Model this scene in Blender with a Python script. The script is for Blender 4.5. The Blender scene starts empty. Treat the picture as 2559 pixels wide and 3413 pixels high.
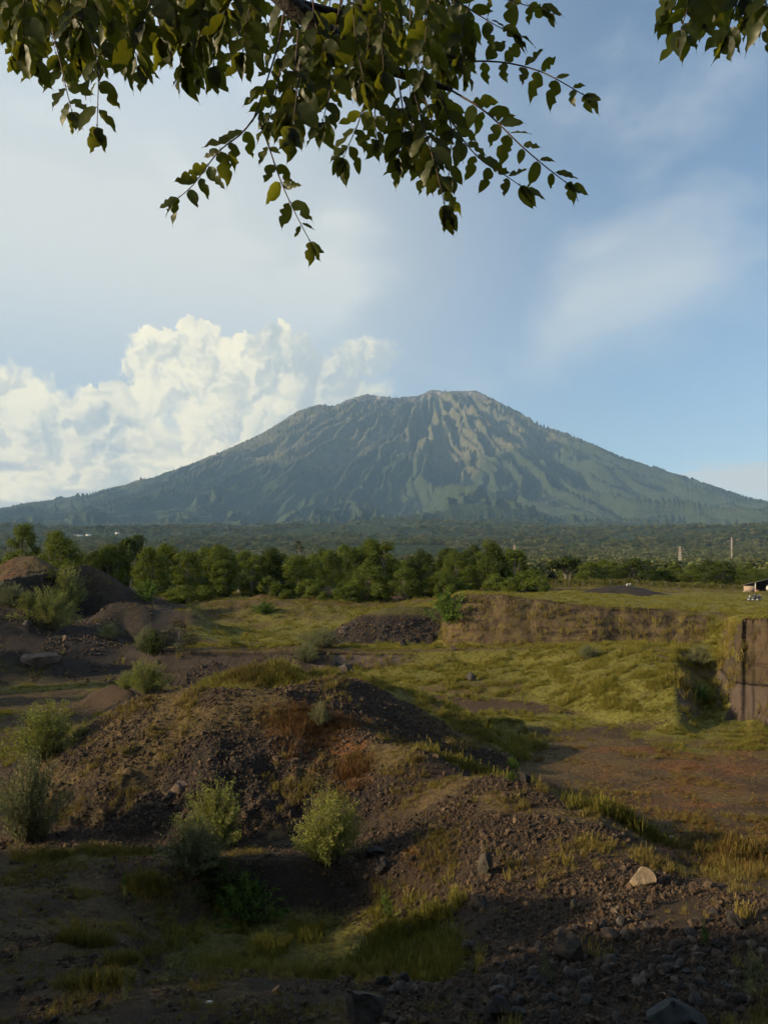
import bpy, bmesh, math, random
import numpy as np
from mathutils import Vector, Matrix, Quaternion

random.seed(7)
RNG = np.random.default_rng(7)
scene = bpy.context.scene
COL = scene.collection

# ------------------------------------------------------------------ camera
F, CX, HY = 768.0, 383.5, 582.0            # focal length, optical axis and eye-level line of the photograph
cam_data = bpy.data.cameras.new('camera')
cam = bpy.data.objects.new('camera', cam_data)
COL.objects.link(cam)
cam.location = (0, 0, 0)
cam.rotation_euler = (math.radians(90), 0, 0)
cam_data.sensor_fit = 'VERTICAL'
cam_data.sensor_height = 36.0
cam_data.lens = 36.0 * F / 1024.0
cam_data.shift_y = (HY - 512.0) / 1024.0
cam_data.clip_start = 0.05
cam_data.clip_end = 120000.0
scene.camera = cam
scene.render.resolution_x, scene.render.resolution_y = 767, 1024

# ------------------------------------------------------------------ sun, sky, exposure
SUN_AZ = math.radians(-106.0)              # clockwise from the view direction: to the left and a little behind
SUN_EL = math.radians(19.0)
SUN_DIR = Vector((math.sin(SUN_AZ) * math.cos(SUN_EL), math.cos(SUN_AZ) * math.cos(SUN_EL), math.sin(SUN_EL)))
sun_data = bpy.data.lights.new('sun', 'SUN')
sun_data.energy = 5.0
sun_data.angle = math.radians(0.53)
sun_data.color = (1.0, 0.80, 0.50)
sun = bpy.data.objects.new('sun', sun_data)
COL.objects.link(sun)
sun.rotation_euler = (-SUN_DIR).to_track_quat('-Z', 'Y').to_euler()
sun.location = SUN_DIR * 60

scene.view_settings.view_transform = 'Standard'
scene.view_settings.look = 'None'
scene.view_settings.exposure = 0.62
scene.view_settings.gamma = 1.0
scene.view_settings.use_curve_mapping = False
scene.render.engine = 'CYCLES'
scene.cycles.use_denoising = True
scene.cycles.use_adaptive_sampling = True
scene.cycles.adaptive_threshold = 0.03
scene.cycles.adaptive_min_samples = 12
scene.cycles.max_bounces = 5
scene.cycles.diffuse_bounces = 2
scene.cycles.glossy_bounces = 2
scene.cycles.transmission_bounces = 4
scene.cycles.transparent_max_bounces = 8
scene.cycles.volume_bounces = 0
scene.cycles.sample_clamp_indirect = 4.0
scene.cycles.caustics_reflective = False
scene.cycles.caustics_refractive = False


class NT:
    """small helper round a node tree"""
    def __init__(self, tree):
        self.t = tree
        self.n = tree.nodes
        self.l = tree.links

    def add(self, kind, **kw):
        nd = self.n.new(kind)
        for k, v in kw.items():
            setattr(nd, k, v)
        return nd

    def put(self, sock, v):
        if v is None:
            return
        if hasattr(v, 'is_output') or isinstance(v, bpy.types.NodeSocket):
            self.l.new(v, sock)
        else:
            if sock.type == 'RGBA' and not hasattr(v, '__len__'):
                v = (v, v, v, 1)
            elif sock.type == 'RGBA' and len(v) == 3:
                v = (*v, 1)
            sock.default_value = v

    def math(self, op, a, b=None, c=None, clamp=False):
        nd = self.add('ShaderNodeMath', operation=op, use_clamp=clamp)
        for i, v in enumerate((a, b, c)):
            self.put(nd.inputs[i], v)
        return nd.outputs[0]

    def vmath(self, op, a, b=None, scale=None):
        nd = self.add('ShaderNodeVectorMath', operation=op)
        self.put(nd.inputs[0], a)
        if b is not None:
            self.put(nd.inputs[1], b)
        if scale is not None:
            self.put(nd.inputs['Scale'], scale)
        return nd.outputs['Value'] if op in ('LENGTH', 'DISTANCE', 'DOT_PRODUCT') else nd.outputs[0]

    def noise(self, vec, scale, detail=4, rough=0.5, dist=0.0, lac=2.0, out=0):
        nd = self.add('ShaderNodeTexNoise')
        self.put(nd.inputs['Vector'], vec)
        self.put(nd.inputs['Scale'], scale)
        nd.inputs['Detail'].default_value = detail
        nd.inputs['Roughness'].default_value = rough
        nd.inputs['Lacunarity'].default_value = lac
        nd.inputs['Distortion'].default_value = dist
        return nd.outputs[out]

    def step(self, v, a, b, lo=0.0, hi=1.0, smooth=True):
        nd = self.add('ShaderNodeMapRange')
        nd.interpolation_type = 'SMOOTHSTEP' if smooth else 'LINEAR'
        self.put(nd.inputs[0], v)
        self.put(nd.inputs[1], a); self.put(nd.inputs[2], b)
        self.put(nd.inputs[3], lo); self.put(nd.inputs[4], hi)
        return nd.outputs[0]

    def mix(self, f, a, b, mode='MIX'):
        nd = self.add('ShaderNodeMix', data_type='RGBA', blend_type=mode)
        self.put(nd.inputs[0], f)
        self.put(nd.inputs[6], a); self.put(nd.inputs[7], b)
        return nd.outputs[2]

    def xyz(self, x, y, z):
        nd = self.add('ShaderNodeCombineXYZ')
        for i, v in enumerate((x, y, z)):
            self.put(nd.inputs[i], v)
        return nd.outputs[0]


def azel(px, py):
    x, y, z = (px - CX) / F, 1.0, (HY - py) / F
    return math.atan2(x, y), math.atan2(z, math.hypot(x, y))


world = bpy.data.worlds.new('World')
scene.world = world
world.use_nodes = True
W = NT(world.node_tree)
W.n.clear()
SKY_STRENGTH = 0.108
sky = W.add('ShaderNodeTexSky', sky_type='NISHITA')
sky.sun_disc = False
sky.sun_elevation = SUN_EL
sky.sun_rotation = SUN_AZ % (2 * math.pi)
sky.altitude = 50
sky.air_density = 1.0
sky.dust_density = 0.5
sky.ozone_density = 1.5
tc = W.add('ShaderNodeTexCoord')
sep = W.add('ShaderNodeSeparateXYZ')
W.l.new(tc.outputs['Generated'], sep.inputs[0])
sx, sy, sz = sep.outputs
az = W.math('ARCTAN2', sx, sy)
el = W.math('ARCSINE', sz)
AE = W.xyz(az, el, 0.0)                    # a chart of the sky by compass bearing and height


def sky_blob(vec, px, py, rx, ry):
    a, e = azel(px, py)
    m = W.add('ShaderNodeMapping')
    W.put(m.inputs[0], vec)
    m.inputs['Location'].default_value = (-a * F / rx, -e * F / ry, 0)
    m.inputs['Scale'].default_value = (F / rx, F / ry, 1)
    ln = W.vmath('LENGTH', m.outputs[0])
    return W.math('SUBTRACT', 1.0, ln)


# cumulus bank behind the mountain: billows given by bearing, height and size
BLOBS = [(-70, 440, 110, 62), (8, 404, 48, 36), (40, 428, 62, 44), (85, 440, 66, 52), (128, 432, 62, 48), (172, 372, 48, 46),
         (190, 352, 36, 24), (160, 358, 30, 24), (222, 380, 52, 44), (272, 362, 38, 27), (300, 366, 26, 24), (262, 400, 62, 50),
         (330, 372, 34, 20), (365, 358, 40, 20), (345, 385, 50, 26), (306, 395, 40, 28), (140, 480, 90, 50), (230, 440, 80, 50), (40, 490, 110, 40),
         (-190, 470, 120, 60)]


def noise2(vec, scale, detail, rough=0.5, dist=0.0, out=0):
    o_ = W.noise(vec, scale, detail, rough, dist, out=out)
    o_.node.noise_dimensions = '2D'
    return o_


def cloud_shape(vec):
    """the big outline: 0 at the rim of the billows, 1 deep inside"""
    f = None
    for b in BLOBS:
        s = sky_blob(vec, *b)
        if f is None:
            f = s
        else:
            nd = W.add('ShaderNodeMath', operation='SMOOTH_MAX')
            W.put(nd.inputs[0], f); W.put(nd.inputs[1], s); nd.inputs[2].default_value = 0.15
            f = nd.outputs[0]
    return f


def billows(vec, scale):
    vor = W.add('ShaderNodeTexVoronoi', feature='F1', voronoi_dimensions='2D')
    W.put(vor.inputs['Vector'], vec)
    vor.inputs['Scale'].default_value = scale
    d_ = vor.outputs['Distance']
    return W.math('SUBTRACT', 1.0, W.math('MULTIPLY', d_, d_))


def cloud_relief(vec):
    """bulging cauliflower relief, large and small"""
    return W.math('ADD', W.math('MULTIPLY', billows(vec, 22.0), 0.62), W.math('ADD', W.math('MULTIPLY', billows(vec, 52.0), 0.30), W.math('MULTIPLY', noise2(vec, 34.0, 5, 0.6), 0.55)))


wrp = W.vmath('ADD', W.vmath('SCALE', W.vmath('SUBTRACT', noise2(AE, 16.0, 3, 0.55, out=1), (0.5, 0.5, 0.5)), scale=0.060),
              W.vmath('SCALE', W.vmath('SUBTRACT', noise2(AE, 75.0, 3, 0.6, out=1), (0.5, 0.5, 0.5)), scale=0.020))
AW = W.vmath('ADD', AE, wrp)
shape = cloud_shape(AW)
r0 = cloud_relief(AW)
r1 = cloud_relief(W.vmath('ADD', AW, (-0.010, 0.009, 0.0)))     # a step towards the sun
f0 = W.math('ADD', shape, W.math('MULTIPLY', W.math('SUBTRACT', r0, 0.94), 0.46))
soft = noise2(AE, 8.0, 3, 0.5)
edge = W.math('ADD', W.math('ADD', 0.07, W.math('MULTIPLY', W.step(az, -0.18, 0.02), 0.34)), W.math('MULTIPLY', W.step(soft, 0.42, 0.62), 0.32))      # crisp rims here, wispy ones there
alpha = W.step(f0, 0.0, edge)
lit = W.step(W.math('SUBTRACT', r0, r1), -0.34, 0.30)
rim = W.step(shape, 0.75, 0.05)
body = W.math('ADD', W.math('MULTIPLY', lit, 0.42), W.math('ADD', W.math('MULTIPLY', soft, 0.62), W.math('MULTIPLY', rim, 0.16)))
body = W.math('SUBTRACT', body, W.math('MULTIPLY', W.step(az, -0.24, -0.02), 0.34))
cum_col = W.mix(W.step(body, 0.12, 0.84), (3.6, 3.95, 3.95), (7.6, 6.9, 5.0))

# high thin veil: streaky cirrus, thick to the left, broken to the right
stretch = W.add('ShaderNodeMapping')
W.put(stretch.inputs[0], AE)
stretch.inputs['Rotation'].default_value = (0, 0, math.radians(38))
stretch.inputs['Scale'].default_value = (1.0, 2.0, 1.0)
ci = noise2(W.vmath('ADD', stretch.outputs[0], W.vmath('SCALE', noise2(AE, 3.0, 1, 0.5, out=1), scale=0.22)), 3.0, 6, 0.55)
ci2 = noise2(AE, 2.6, 2, 0.5)
leftness = W.step(az, 0.36, -0.30)
veil = W.math('ADD', W.math('MULTIPLY', leftness, 0.90), W.math('MULTIPLY', W.step(W.math('ADD', W.math('MULTIPLY', ci, 0.7), W.math('MULTIPLY', ci2, 0.5)), 0.52, 0.86), 0.62))
veil = W.math('MULTIPLY', veil, W.step(el, 1.2, 0.25, 0.35, 1.0))
veil = W.math('MINIMUM', veil, 0.88)
veil_col = W.mix(W.step(el, 0.44, 0.72), W.mix(W.step(el, 0.20, 0.40), (3.7, 4.3, 4.7), (5.2, 5.3, 4.95)), (3.9, 4.8, 5.9))

sky_c = W.mix(veil, sky.outputs[0], veil_col)
# low grey scraps of stratus and the small bank at the right edge
strat = W.add('ShaderNodeMapping')
W.put(strat.inputs[0], AE)
strat.inputs['Scale'].default_value = (6.0, 34.0, 1.0)
st = noise2(strat.outputs[0], 1.0, 4, 0.55)
st_a = W.math('MULTIPLY', W.step(st, 0.50, 0.66), W.math('MULTIPLY', W.step(el, 0.215, 0.12), W.step(az, -0.12, -0.30)))
rb = W.math('ADD', sky_blob(AE, 745, 480, 75, 19), W.math('MULTIPLY', W.math('SUBTRACT', noise2(strat.outputs[0], 3.0, 4, 0.6), 0.5), 1.6))
rb_a = W.step(rb, -0.1, 0.5, 0.0, 0.9)
sky_c = W.mix(rb_a, sky_c, (4.7, 4.8, 4.6))
sky_c = W.mix(alpha, sky_c, cum_col)
sky_c = W.mix(W.math('MULTIPLY', st_a, 0.75), sky_c, (3.1, 3.55, 3.8))
bg = W.add('ShaderNodeBackground')
W.put(bg.inputs[0], sky_c)
bg.inputs[1].default_value = SKY_STRENGTH
wo = W.add('ShaderNodeOutputWorld')
W.l.new(bg.outputs[0], wo.inputs[0])
world.cycles.sampling_method = 'MANUAL'
world.cycles.sample_map_resolution = 512


# ------------------------------------------------------------------ noise
def _hash(ix, iy, seed):
    h = (ix.astype(np.int64) * 374761393 + iy.astype(np.int64) * 668265263 + seed * 144269504) & 0xFFFFFFFF
    h = ((h ^ (h >> 13)) * 1274126177) & 0xFFFFFFFF
    h = (h ^ (h >> 16)) & 0xFFFFFFFF
    h = (h * 2246822519) & 0xFFFFFFFF
    return ((h ^ (h >> 15)) & 0xFFFFFF) / float(0xFFFFFF) * 2.0 - 1.0


def vnoise(x, y, seed=0):
    x = np.asarray(x, float); y = np.asarray(y, float)
    ix = np.floor(x); iy = np.floor(y)
    fx = x - ix; fy = y - iy
    ux = fx * fx * fx * (fx * (fx * 6 - 15) + 10)
    uy = fy * fy * fy * (fy * (fy * 6 - 15) + 10)
    a = _hash(ix, iy, seed); b = _hash(ix + 1, iy, seed)
    c = _hash(ix, iy + 1, seed); d = _hash(ix + 1, iy + 1, seed)
    return (a * (1 - ux) + b * ux) * (1 - uy) + (c * (1 - ux) + d * ux) * uy


def fbm(x, y, octv=4, seed=0, gain=0.5):
    s = 0.0; a = 1.0; t = 0.0
    for o in range(octv):
        s = s + a * vnoise(x * 2 ** o + o * 17.3, y * 2 ** o - o * 9.1, seed + o)
        t += a
        a *= gain
    return s / t


def sstep(a, b, v):
    t = np.clip((v - a) / (b - a), 0, 1)
    return t * t * (3 - 2 * t)


def P(px, py, d):
    return np.array([(px - CX) / F * d, d, (HY - py) / F * d])


# ------------------------------------------------------------------ quarry terrain: break lines as (bearing, distance, height)
LINES = [
    [(-500, 1.5, -1.6), (1260, 1.5, -1.6)],
    [(-500, 3.5, -3.2), (1260, 3.5, -3.2)],
    [(-500, 10, -7.0), (-150, 10, -8.2), (900, 10, -8.2), (1260, 10, -6)],
    [(-500, 14, -7.4), (0, 16, -9.2), (150, 15.2, -8.8), (400, 15, -8.6), (767, 14, -8.2), (1260, 12, -7)],
    [(-500, 19, -8.2), (0, 20, -9.9), (130, 20.5, -10.0), (144, 18, -9.5), (250, 18, -9.3), (330, 18, -9.4), (420, 18.5, -9.5), (480, 19, -9.4), (600, 19, -9.0), (767, 18, -8.7), (1260, 15, -7.6)],
    [(-500, 23, -8.6), (0, 24, -10.4), (100, 24, -10.6), (135, 23, -10.9), (150, 23, -11.6), (250, 24, -12), (330, 24, -11.9), (420, 23.5, -11.2), (480, 23, -10), (600, 24, -9.4), (767, 23, -9.2), (1260, 18, -8)],
    [(-500, 26, -9), (0, 27, -10.6), (100, 27, -10.8), (130, 26, -11.3), (250, 27.5, -12), (330, 27.5, -11.8), (400, 27, -11.2), (480, 26, -9.8), (600, 27, -9.2), (700, 26, -9.8), (767, 25, -9.6), (1260, 22, -8.6)],
    [(-500, 28, -9), (0, 28.5, -10.7), (100, 28.5, -10.7), (150, 28, -10.6), (250, 28.6, -10.5), (330, 28.5, -10.4), (400, 28, -10.2), (480, 29, -9.4), (560, 30, -8.9), (600, 30.5, -9.2), (650, 29, -10), (700, 28.5, -10.8), (767, 28, -11), (1260, 25, -10)],
    [(-500, 31, -9), (0, 33, -11), (200, 32, -11), (330, 32, -10.9), (400, 34, -9.7), (450, 34, -8.6), (500, 33, -8.3), (545, 32.5, -8.7), (600, 33, -9.8), (650, 32, -10.8), (767, 32, -11), (1260, 29, -11)],
    [(-500, 35, -8.8), (0, 40, -11), (300, 38, -11), (400, 37, -9.7), (450, 38, -9.9), (500, 38, -10.4), (560, 37.5, -11), (767, 38, -11), (1260, 34, -11)],
    [(-500, 42, -8.5), (0, 50, -11), (300, 50, -11), (500, 50, -11), (767, 48, -11), (1260, 40, -11)],
    [(-500, 52, -8), (0, 64, -11), (300, 68, -11), (400, 71, -11), (460, 68.7, -11), (560, 65, -11), (620, 58, -11), (680, 55.5, -11), (705, 58, -11.1), (735, 62.5, -11.1), (767, 60.5, -11.1), (1260, 44, -11.2)],
    [(-500, 60, -7), (0, 74, -10.9), (150, 74, -10.9), (250, 76, -10.9), (330, 78, -10.8), (400, 78, -10.3), (460, 76, -9.9), (520, 73, -9.9), (560, 70, -9.6), (600, 66, -8.9), (640, 63.5, -8.2), (675, 62, -8.2), (690, 63, -9.5), (700, 64, -10.6), (715, 65, -10.4), (730, 64.5, -8.0), (737, 63.4, -3.3), (767, 61.4, -3.1), (1260, 45, -2.5)],
    [(-500, 68, -6), (0, 82, -10.8), (54, 83, -10.8), (120, 87.5, -10.2), (160, 86, -10.2), (200, 86, -10.3), (300, 86, -10.1), (330, 86.6, -9.9), (400, 86.4, -9.5), (460, 86.2, -9.3), (520, 85, -8.8), (560, 82, -7.9), (640, 78, -6.7), (675, 76, -6.6), (690, 76, -7.6), (712, 76, -8), (726, 76, -7), (735, 76, -3.9), (767, 72, -3.3), (1260, 50, -2.6)],
    [(-500, 75, -4), (0, 90, -6.8), (54, 92, -7), (120, 95, -8), (160, 88, -7.9), (200, 88, -7.9), (300, 88, -7.8), (400, 88, -7.8), (500, 88, -7.8), (560, 87, -7.6), (640, 86, -7.0), (690, 86, -7.2), (720, 87, -7.4), (735, 86, -4.2), (767, 82, -3.5), (1260, 56, -2.6)],
    [(-500, 84, -2.5), (0, 98, -3.2), (27, 98, -3.5), (45, 100, -6), (72, 104, -6.1), (101, 104, -6), (126, 104, -8.2), (160, 100, -8.2), (200, 100, -8.2), (300, 102, -8), (400, 100, -7.9), (445, 96, -7.9), (480, 94.0, -7.8), (560, 93.4, -7.8), (640, 93.2, -7.7), (700, 93, -7.6), (735, 93, -4.4), (767, 90, -3.7), (1260, 60, -2.6)],
    [(-500, 92, -2), (0, 103, -3.5), (27, 104, -4), (72, 110, -6), (94, 110, -4.9), (108, 111, -3.3), (126, 111, -2.9), (145, 111, -3.6), (157, 111, -4.6), (181, 111, -4.2), (191, 112, -3.8), (208, 112, -5.7), (230, 112, -7.8), (300, 112, -7.6), (400, 106, -7.2), (440, 103, -6), (450, 97, -1.9), (460, 95.3, -1.6), (500, 94.9, -1.7), (560, 94.7, -2.4), (640, 94.6, -3.2), (700, 94.6, -3.9), (735, 95, -4.1), (767, 94, -3.8), (1260, 64, -2.6)],
    [(-500, 105, -1.5), (0, 108.5, -3.6), (20, 112, -4.2), (45, 116, -4.8), (72, 120, -5.2), (90, 123, -5.4), (110, 122, -5.0), (130, 121, -4.4), (160, 120, -4), (181, 122, -5), (208, 122, -7), (300, 122, -7), (400, 118, -6), (440, 112, -3.5), (460, 110, -1.7), (560, 110, -2.2), (640, 110, -2.8), (735, 112, -3.2), (767, 112, -3.1), (1260, 80, -2.6)],
    [(-500, 108, 0), (0, 110.5, 0), (18, 114, .9), (41, 118, 1.25), (72, 122.5, 2.4), (87, 126, 2.8), (101, 126, 2.1), (125, 126, -.4), (145, 127, -2), (163, 128, -3.3), (181, 130, -3.7), (230, 131, -3.3), (300, 131, -3.3), (400, 131, -3.7), (440, 130, -2.9), (460, 128, -1.8), (560, 128, -2), (640, 130, -2.6), (767, 130, -3), (1260, 100, -2.6)],
    [(-500, 130, -1), (0, 140, -1), (87, 140, -1.5), (163, 150, -3.3), (300, 150, -3.5), (460, 150, -2), (640, 155, -2.5), (767, 155, -3), (1260, 130, -2.6)],
    [(-500, 230, -3), (400, 230, -3), (540, 230, -1.0), (640, 230, -1.2), (767, 230, -2.3), (1260, 230, -2.6)],
    [(-500, 430, 0), (1260, 430, 0)],
]
_pt = np.arange(-500, 1261, 2.0)
sstep_ = sstep
LD, LZ = [], []
for L in LINES:
    a = np.array(L, float)
    dd = np.interp(_pt, a[:, 0], a[:, 1]); zz = np.interp(_pt, a[:, 0], a[:, 2])
    k = np.array([1, 2, 2, 1.]) / 6
    k = np.array([1, 2, 3, 2, 1.]) / 9
    pad = lambda v: np.convolve(np.pad(v, 2, mode='edge'), k, mode='valid')
    LD.append(pad(dd)); LZ.append(pad(zz))
for k_ in (15, 16):                          # the cut faces wander in and out
    LD[k_] = LD[k_] + 0.55 * vnoise(_pt / 37, _pt * 0 + k_ * 0.35, 5) + 0.30 * vnoise(_pt / 11, _pt * 0 + k_ * 0.9, 6) + (-0.45 if k_ == 15 else 0.45)
_rw = sstep_(722, 740, _pt)
for k_ in (11, 12):
    LD[k_] = LD[k_] + _rw * (0.9 * vnoise(_pt / 17, _pt * 0 + 2 + 0.5 * k_, 15) + 0.45 * vnoise(_pt / 5, _pt * 0 + 0.7 * k_, 16)) + _rw * (-0.35 if k_ == 11 else 0.35)
    LZ[k_] = LZ[k_] + _rw * 0.35 * vnoise(_pt / 8, _pt * 0 + k_, 17)
for k_ in range(1, len(LD)):
    LD[k_] = np.maximum(LD[k_], LD[k_ - 1] + 0.25)
LD = np.array(LD); LZ = np.array(LZ)

# heaps: crest polylines (px, py, distance) with talus slopes; kind decides the surface
HEAPS = [
    ('front', 0.60, [(56, 757, 43.5), (110, 716, 43), (160, 689.5, 43), (225, 688.5, 42), (282, 690, 42.5)]),
    ('front', 0.62, [(283, 690, 43), (330, 677, 45), (352, 679, 46), (400, 702, 46), (440, 731, 45), (500, 766, 43)]),
    ('front', 0.58, [(298, 718, 41.5), (330, 713, 42), (380, 744, 38.5), (420, 752, 36.5)]),
    ('grassy', 0.46, [(222, 686, 50), (255, 666, 51), (272, 662, 51.5), (300, 676, 51)]),
    ('grassy', 0.40, [(300, 676, 51), (345, 673, 53), (362, 680, 53)]),
    ('cobble', 0.58, [(346, 626, 101), (366, 614, 103), (385, 608, 104), (405, 606, 105), (428, 607, 106), (441, 613, 107)]),
    ('far', 0.50, [(300, 599, 140), (325, 586, 142), (345, 590, 142), (362, 601, 140)]),
    ('far', 0.50, [(238, 601, 140), (262, 594, 141), (288, 597, 141)]),
    ('far', 0.55, [(160, 600, 140), (185, 593, 142), (200, 597, 142)]),
    ('red', 0.62, [(-20, 578, 148), (4, 570, 148), (18, 557, 150), (34, 556, 150), (48, 566, 149), (64, 577, 148)]),
    ('red', 0.5, [(54, 575, 142), (68, 570, 142), (84, 573, 142)]),
    ('dark', 0.3, [(596, 588.5, 150), (610, 586, 150), (624, 585, 150), (640, 588, 150)]),
    ('lump', 0.6, [(556, 592, 140), (566, 589.5, 140), (580, 591, 140)]),
    ('dark', 0.5, [(505, 596, 140), (530, 589, 146), (548, 592, 146)]),
    ('front', 0.7, [(98, 690, 72), (112, 684, 70), (128, 690, 68)]),
    ('left', 0.55, [(190, 668, 82), (212, 662, 83), (228, 668, 82)]),
    ('left', 0.7, [(126, 700, 62), (140, 704, 58), (120, 712, 54)]),
]
HEAP3 = [(k, s, np.array([P(*q) for q in pts])) for k, s, pts in HEAPS]


def base_height(x, y):
    px = np.clip(CX + F * x / np.maximum(y, 0.5), -500, 1260)
    u = (px + 500) / 2.0
    i = np.clip(u.astype(int), 0, len(_pt) - 2); t = u - i
    z = np.full(x.shape, LZ[0][0])
    dprev = LD[0][i] * (1 - t) + LD[0][i + 1] * t
    zprev = LZ[0][i] * (1 - t) + LZ[0][i + 1] * t
    for k in range(1, len(LD)):
        dn = LD[k][i] * (1 - t) + LD[k][i + 1] * t
        zn = LZ[k][i] * (1 - t) + LZ[k][i + 1] * t
        m = y >= dprev
        w = np.clip((y - dprev) / (dn - dprev), 0, 1)
        z = np.where(m, zprev * (1 - w) + zn * w, z)
        dprev, zprev = dn, zn
    return z


def seg_heap(x, y, slope, pts):
    """height of a talus heap whose crest is the polyline"""
    out = np.full(x.shape, -99.0)
    x0, x1 = pts[:, 0].min() - 16, pts[:, 0].max() + 16
    y0, y1 = pts[:, 1].min() - 16, pts[:, 1].max() + 16
    m = (x > x0) & (x < x1) & (y > y0) & (y < y1)
    if not m.any():
        return out
    xm, ym = x[m], y[m]
    wob = 1 + 0.26 * fbm(xm / 2.6, ym / 2.6, 4, 31, 0.6)
    best = np.full(xm.shape, -99.0)
    for a, b in zip(pts[:-1], pts[1:]):
        dx, dy = b[0] - a[0], b[1] - a[1]
        t = np.clip(((xm - a[0]) * dx + (ym - a[1]) * dy) / (dx * dx + dy * dy), 0, 1)
        dist = np.hypot(xm - a[0] - t * dx, ym - a[1] - t * dy)
        r = np.sqrt(dist ** 2 + 0.5 ** 2) - 0.5
        best = np.maximum(best, a[2] + t * (b[2] - a[2]) - slope * wob * r)
    out[m] = best
    return out


def terrain(x, y, parts=False):
    x = np.asarray(x, float); y = np.asarray(y, float)
    z = base_height(x, y)
    far = sstep(60, 130, y)
    z = z + fbm(x / 7, y / 7, 4, 11) * (0.32 + 0.25 * far) * sstep(3, 12, y)
    # a low cut step across the plateau
    z = z + fbm(x / 4.2, y / 4.2, 4, 41, 0.6) * 1.1 * sstep(80, 86, y) * sstep(122, 112, y) * sstep(-42, -48, x - 0.18 * (y - 100) + 8)
    px = CX + F * x / np.maximum(y, 0.5)
    z = z - 1.3 * sstep(158, 168, y) * sstep(178, 176.5, y + 3 * vnoise(x / 15, y / 40, 61)) * sstep(615, 645, px) * sstep(700, 660, px)
    own = np.full(x.shape, -1, int)
    for k, (kind, s, pts) in enumerate(HEAP3):
        h = seg_heap(x, y, s, pts)
        m = h > z
        own = np.where(m, k, own)
        d = np.abs(h - z)
        blend = np.clip(0.5 - d / 1.0, 0, 1) ** 2 * 0.3
        z = np.where(h > -50, np.maximum(z, h) + blend, z)
    z = z + fbm(x / 1.7, y / 1.7, 4, 21, 0.55) * 0.10 * sstep(4, 12, y)
    if parts:
        return z, own
    return z


def hit(px, py, dmin=11.0, dmax=400.0):
    """where the sight line through this bearing and dip first meets the ground"""
    d = np.exp(np.linspace(math.log(dmin), math.log(dmax), 3000))
    x = (px - CX) / F * d
    zr = (HY - py) / F * d
    zt = terrain(x, d)
    i = np.argmax(zt >= zr)
    if zt[i] < zr[i]:
        i = len(d) - 1
    return float(x[i]), float(d[i]), float(zt[i])


def ground_at(px, d):
    x = (px - CX) / F * d
    return float(x), float(d), float(terrain(np.array([x]), np.array([d]))[0])


# ------------------------------------------------------------------ object helpers
def mesh_from(name, verts, faces, smooth=False):
    me = bpy.data.meshes.new(name)
    verts = np.asarray(verts, np.float32)
    me.vertices.add(len(verts))
    me.vertices.foreach_set('co', verts.ravel())
    if isinstance(faces, np.ndarray):
        n, k = faces.shape
        me.loops.add(n * k); me.polygons.add(n)
        me.loops.foreach_set('vertex_index', faces.astype(np.int32).ravel())
        me.polygons.foreach_set('loop_start', np.arange(0, n * k, k, dtype=np.int32))
    elif faces:
        tot = [len(f) for f in faces]
        me.loops.add(sum(tot)); me.polygons.add(len(faces))
        me.loops.foreach_set('vertex_index', np.fromiter((i for f in faces for i in f), np.int32))
        me.polygons.foreach_set('loop_start', np.concatenate([[0], np.cumsum(tot)[:-1]]).astype(np.int32))
    me.update(calc_edges=True)
    me.validate()
    if smooth and len(me.polygons):
        me.polygons.foreach_set('use_smooth', np.ones(len(me.polygons), bool))
    return me


def new_obj(name, me, mats=None, parent=None, loc=None):
    o = bpy.data.objects.new(name, me)
    COL.objects.link(o)
    if mats is not None and me is not None and len(me.materials) == 0:
        for m in (mats if isinstance(mats, (list, tuple)) else [mats]):
            me.materials.append(m)
    if parent is not None:
        o.parent = parent
    if loc is not None:
        o.location = loc
    return o


def tag(o, label, cat, group=None):
    o['label'] = label
    o['category'] = cat
    if group:
        o['group'] = group
    return o


def thing(name, label, cat, loc, rz=0.0, group=None, scale=1.0):
    o = bpy.data.objects.new(name, None)
    COL.objects.link(o)
    o.empty_display_size = 0.3
    o.location = loc
    o.rotation_euler = (0, 0, rz)
    o.scale = (scale,) * 3 if not hasattr(scale, '__len__') else scale
    return tag(o, label, cat, group)


def set_attr(me, name, data, kind='FLOAT', dom='POINT'):
    a = me.attributes.new(name, kind, dom)
    key = {'FLOAT': 'value', 'INT': 'value', 'FLOAT_VECTOR': 'vector', 'FLOAT_COLOR': 'color'}[kind]
    a.data.foreach_set(key, np.ascontiguousarray(data, np.int32 if kind == 'INT' else np.float32).ravel())


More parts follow.
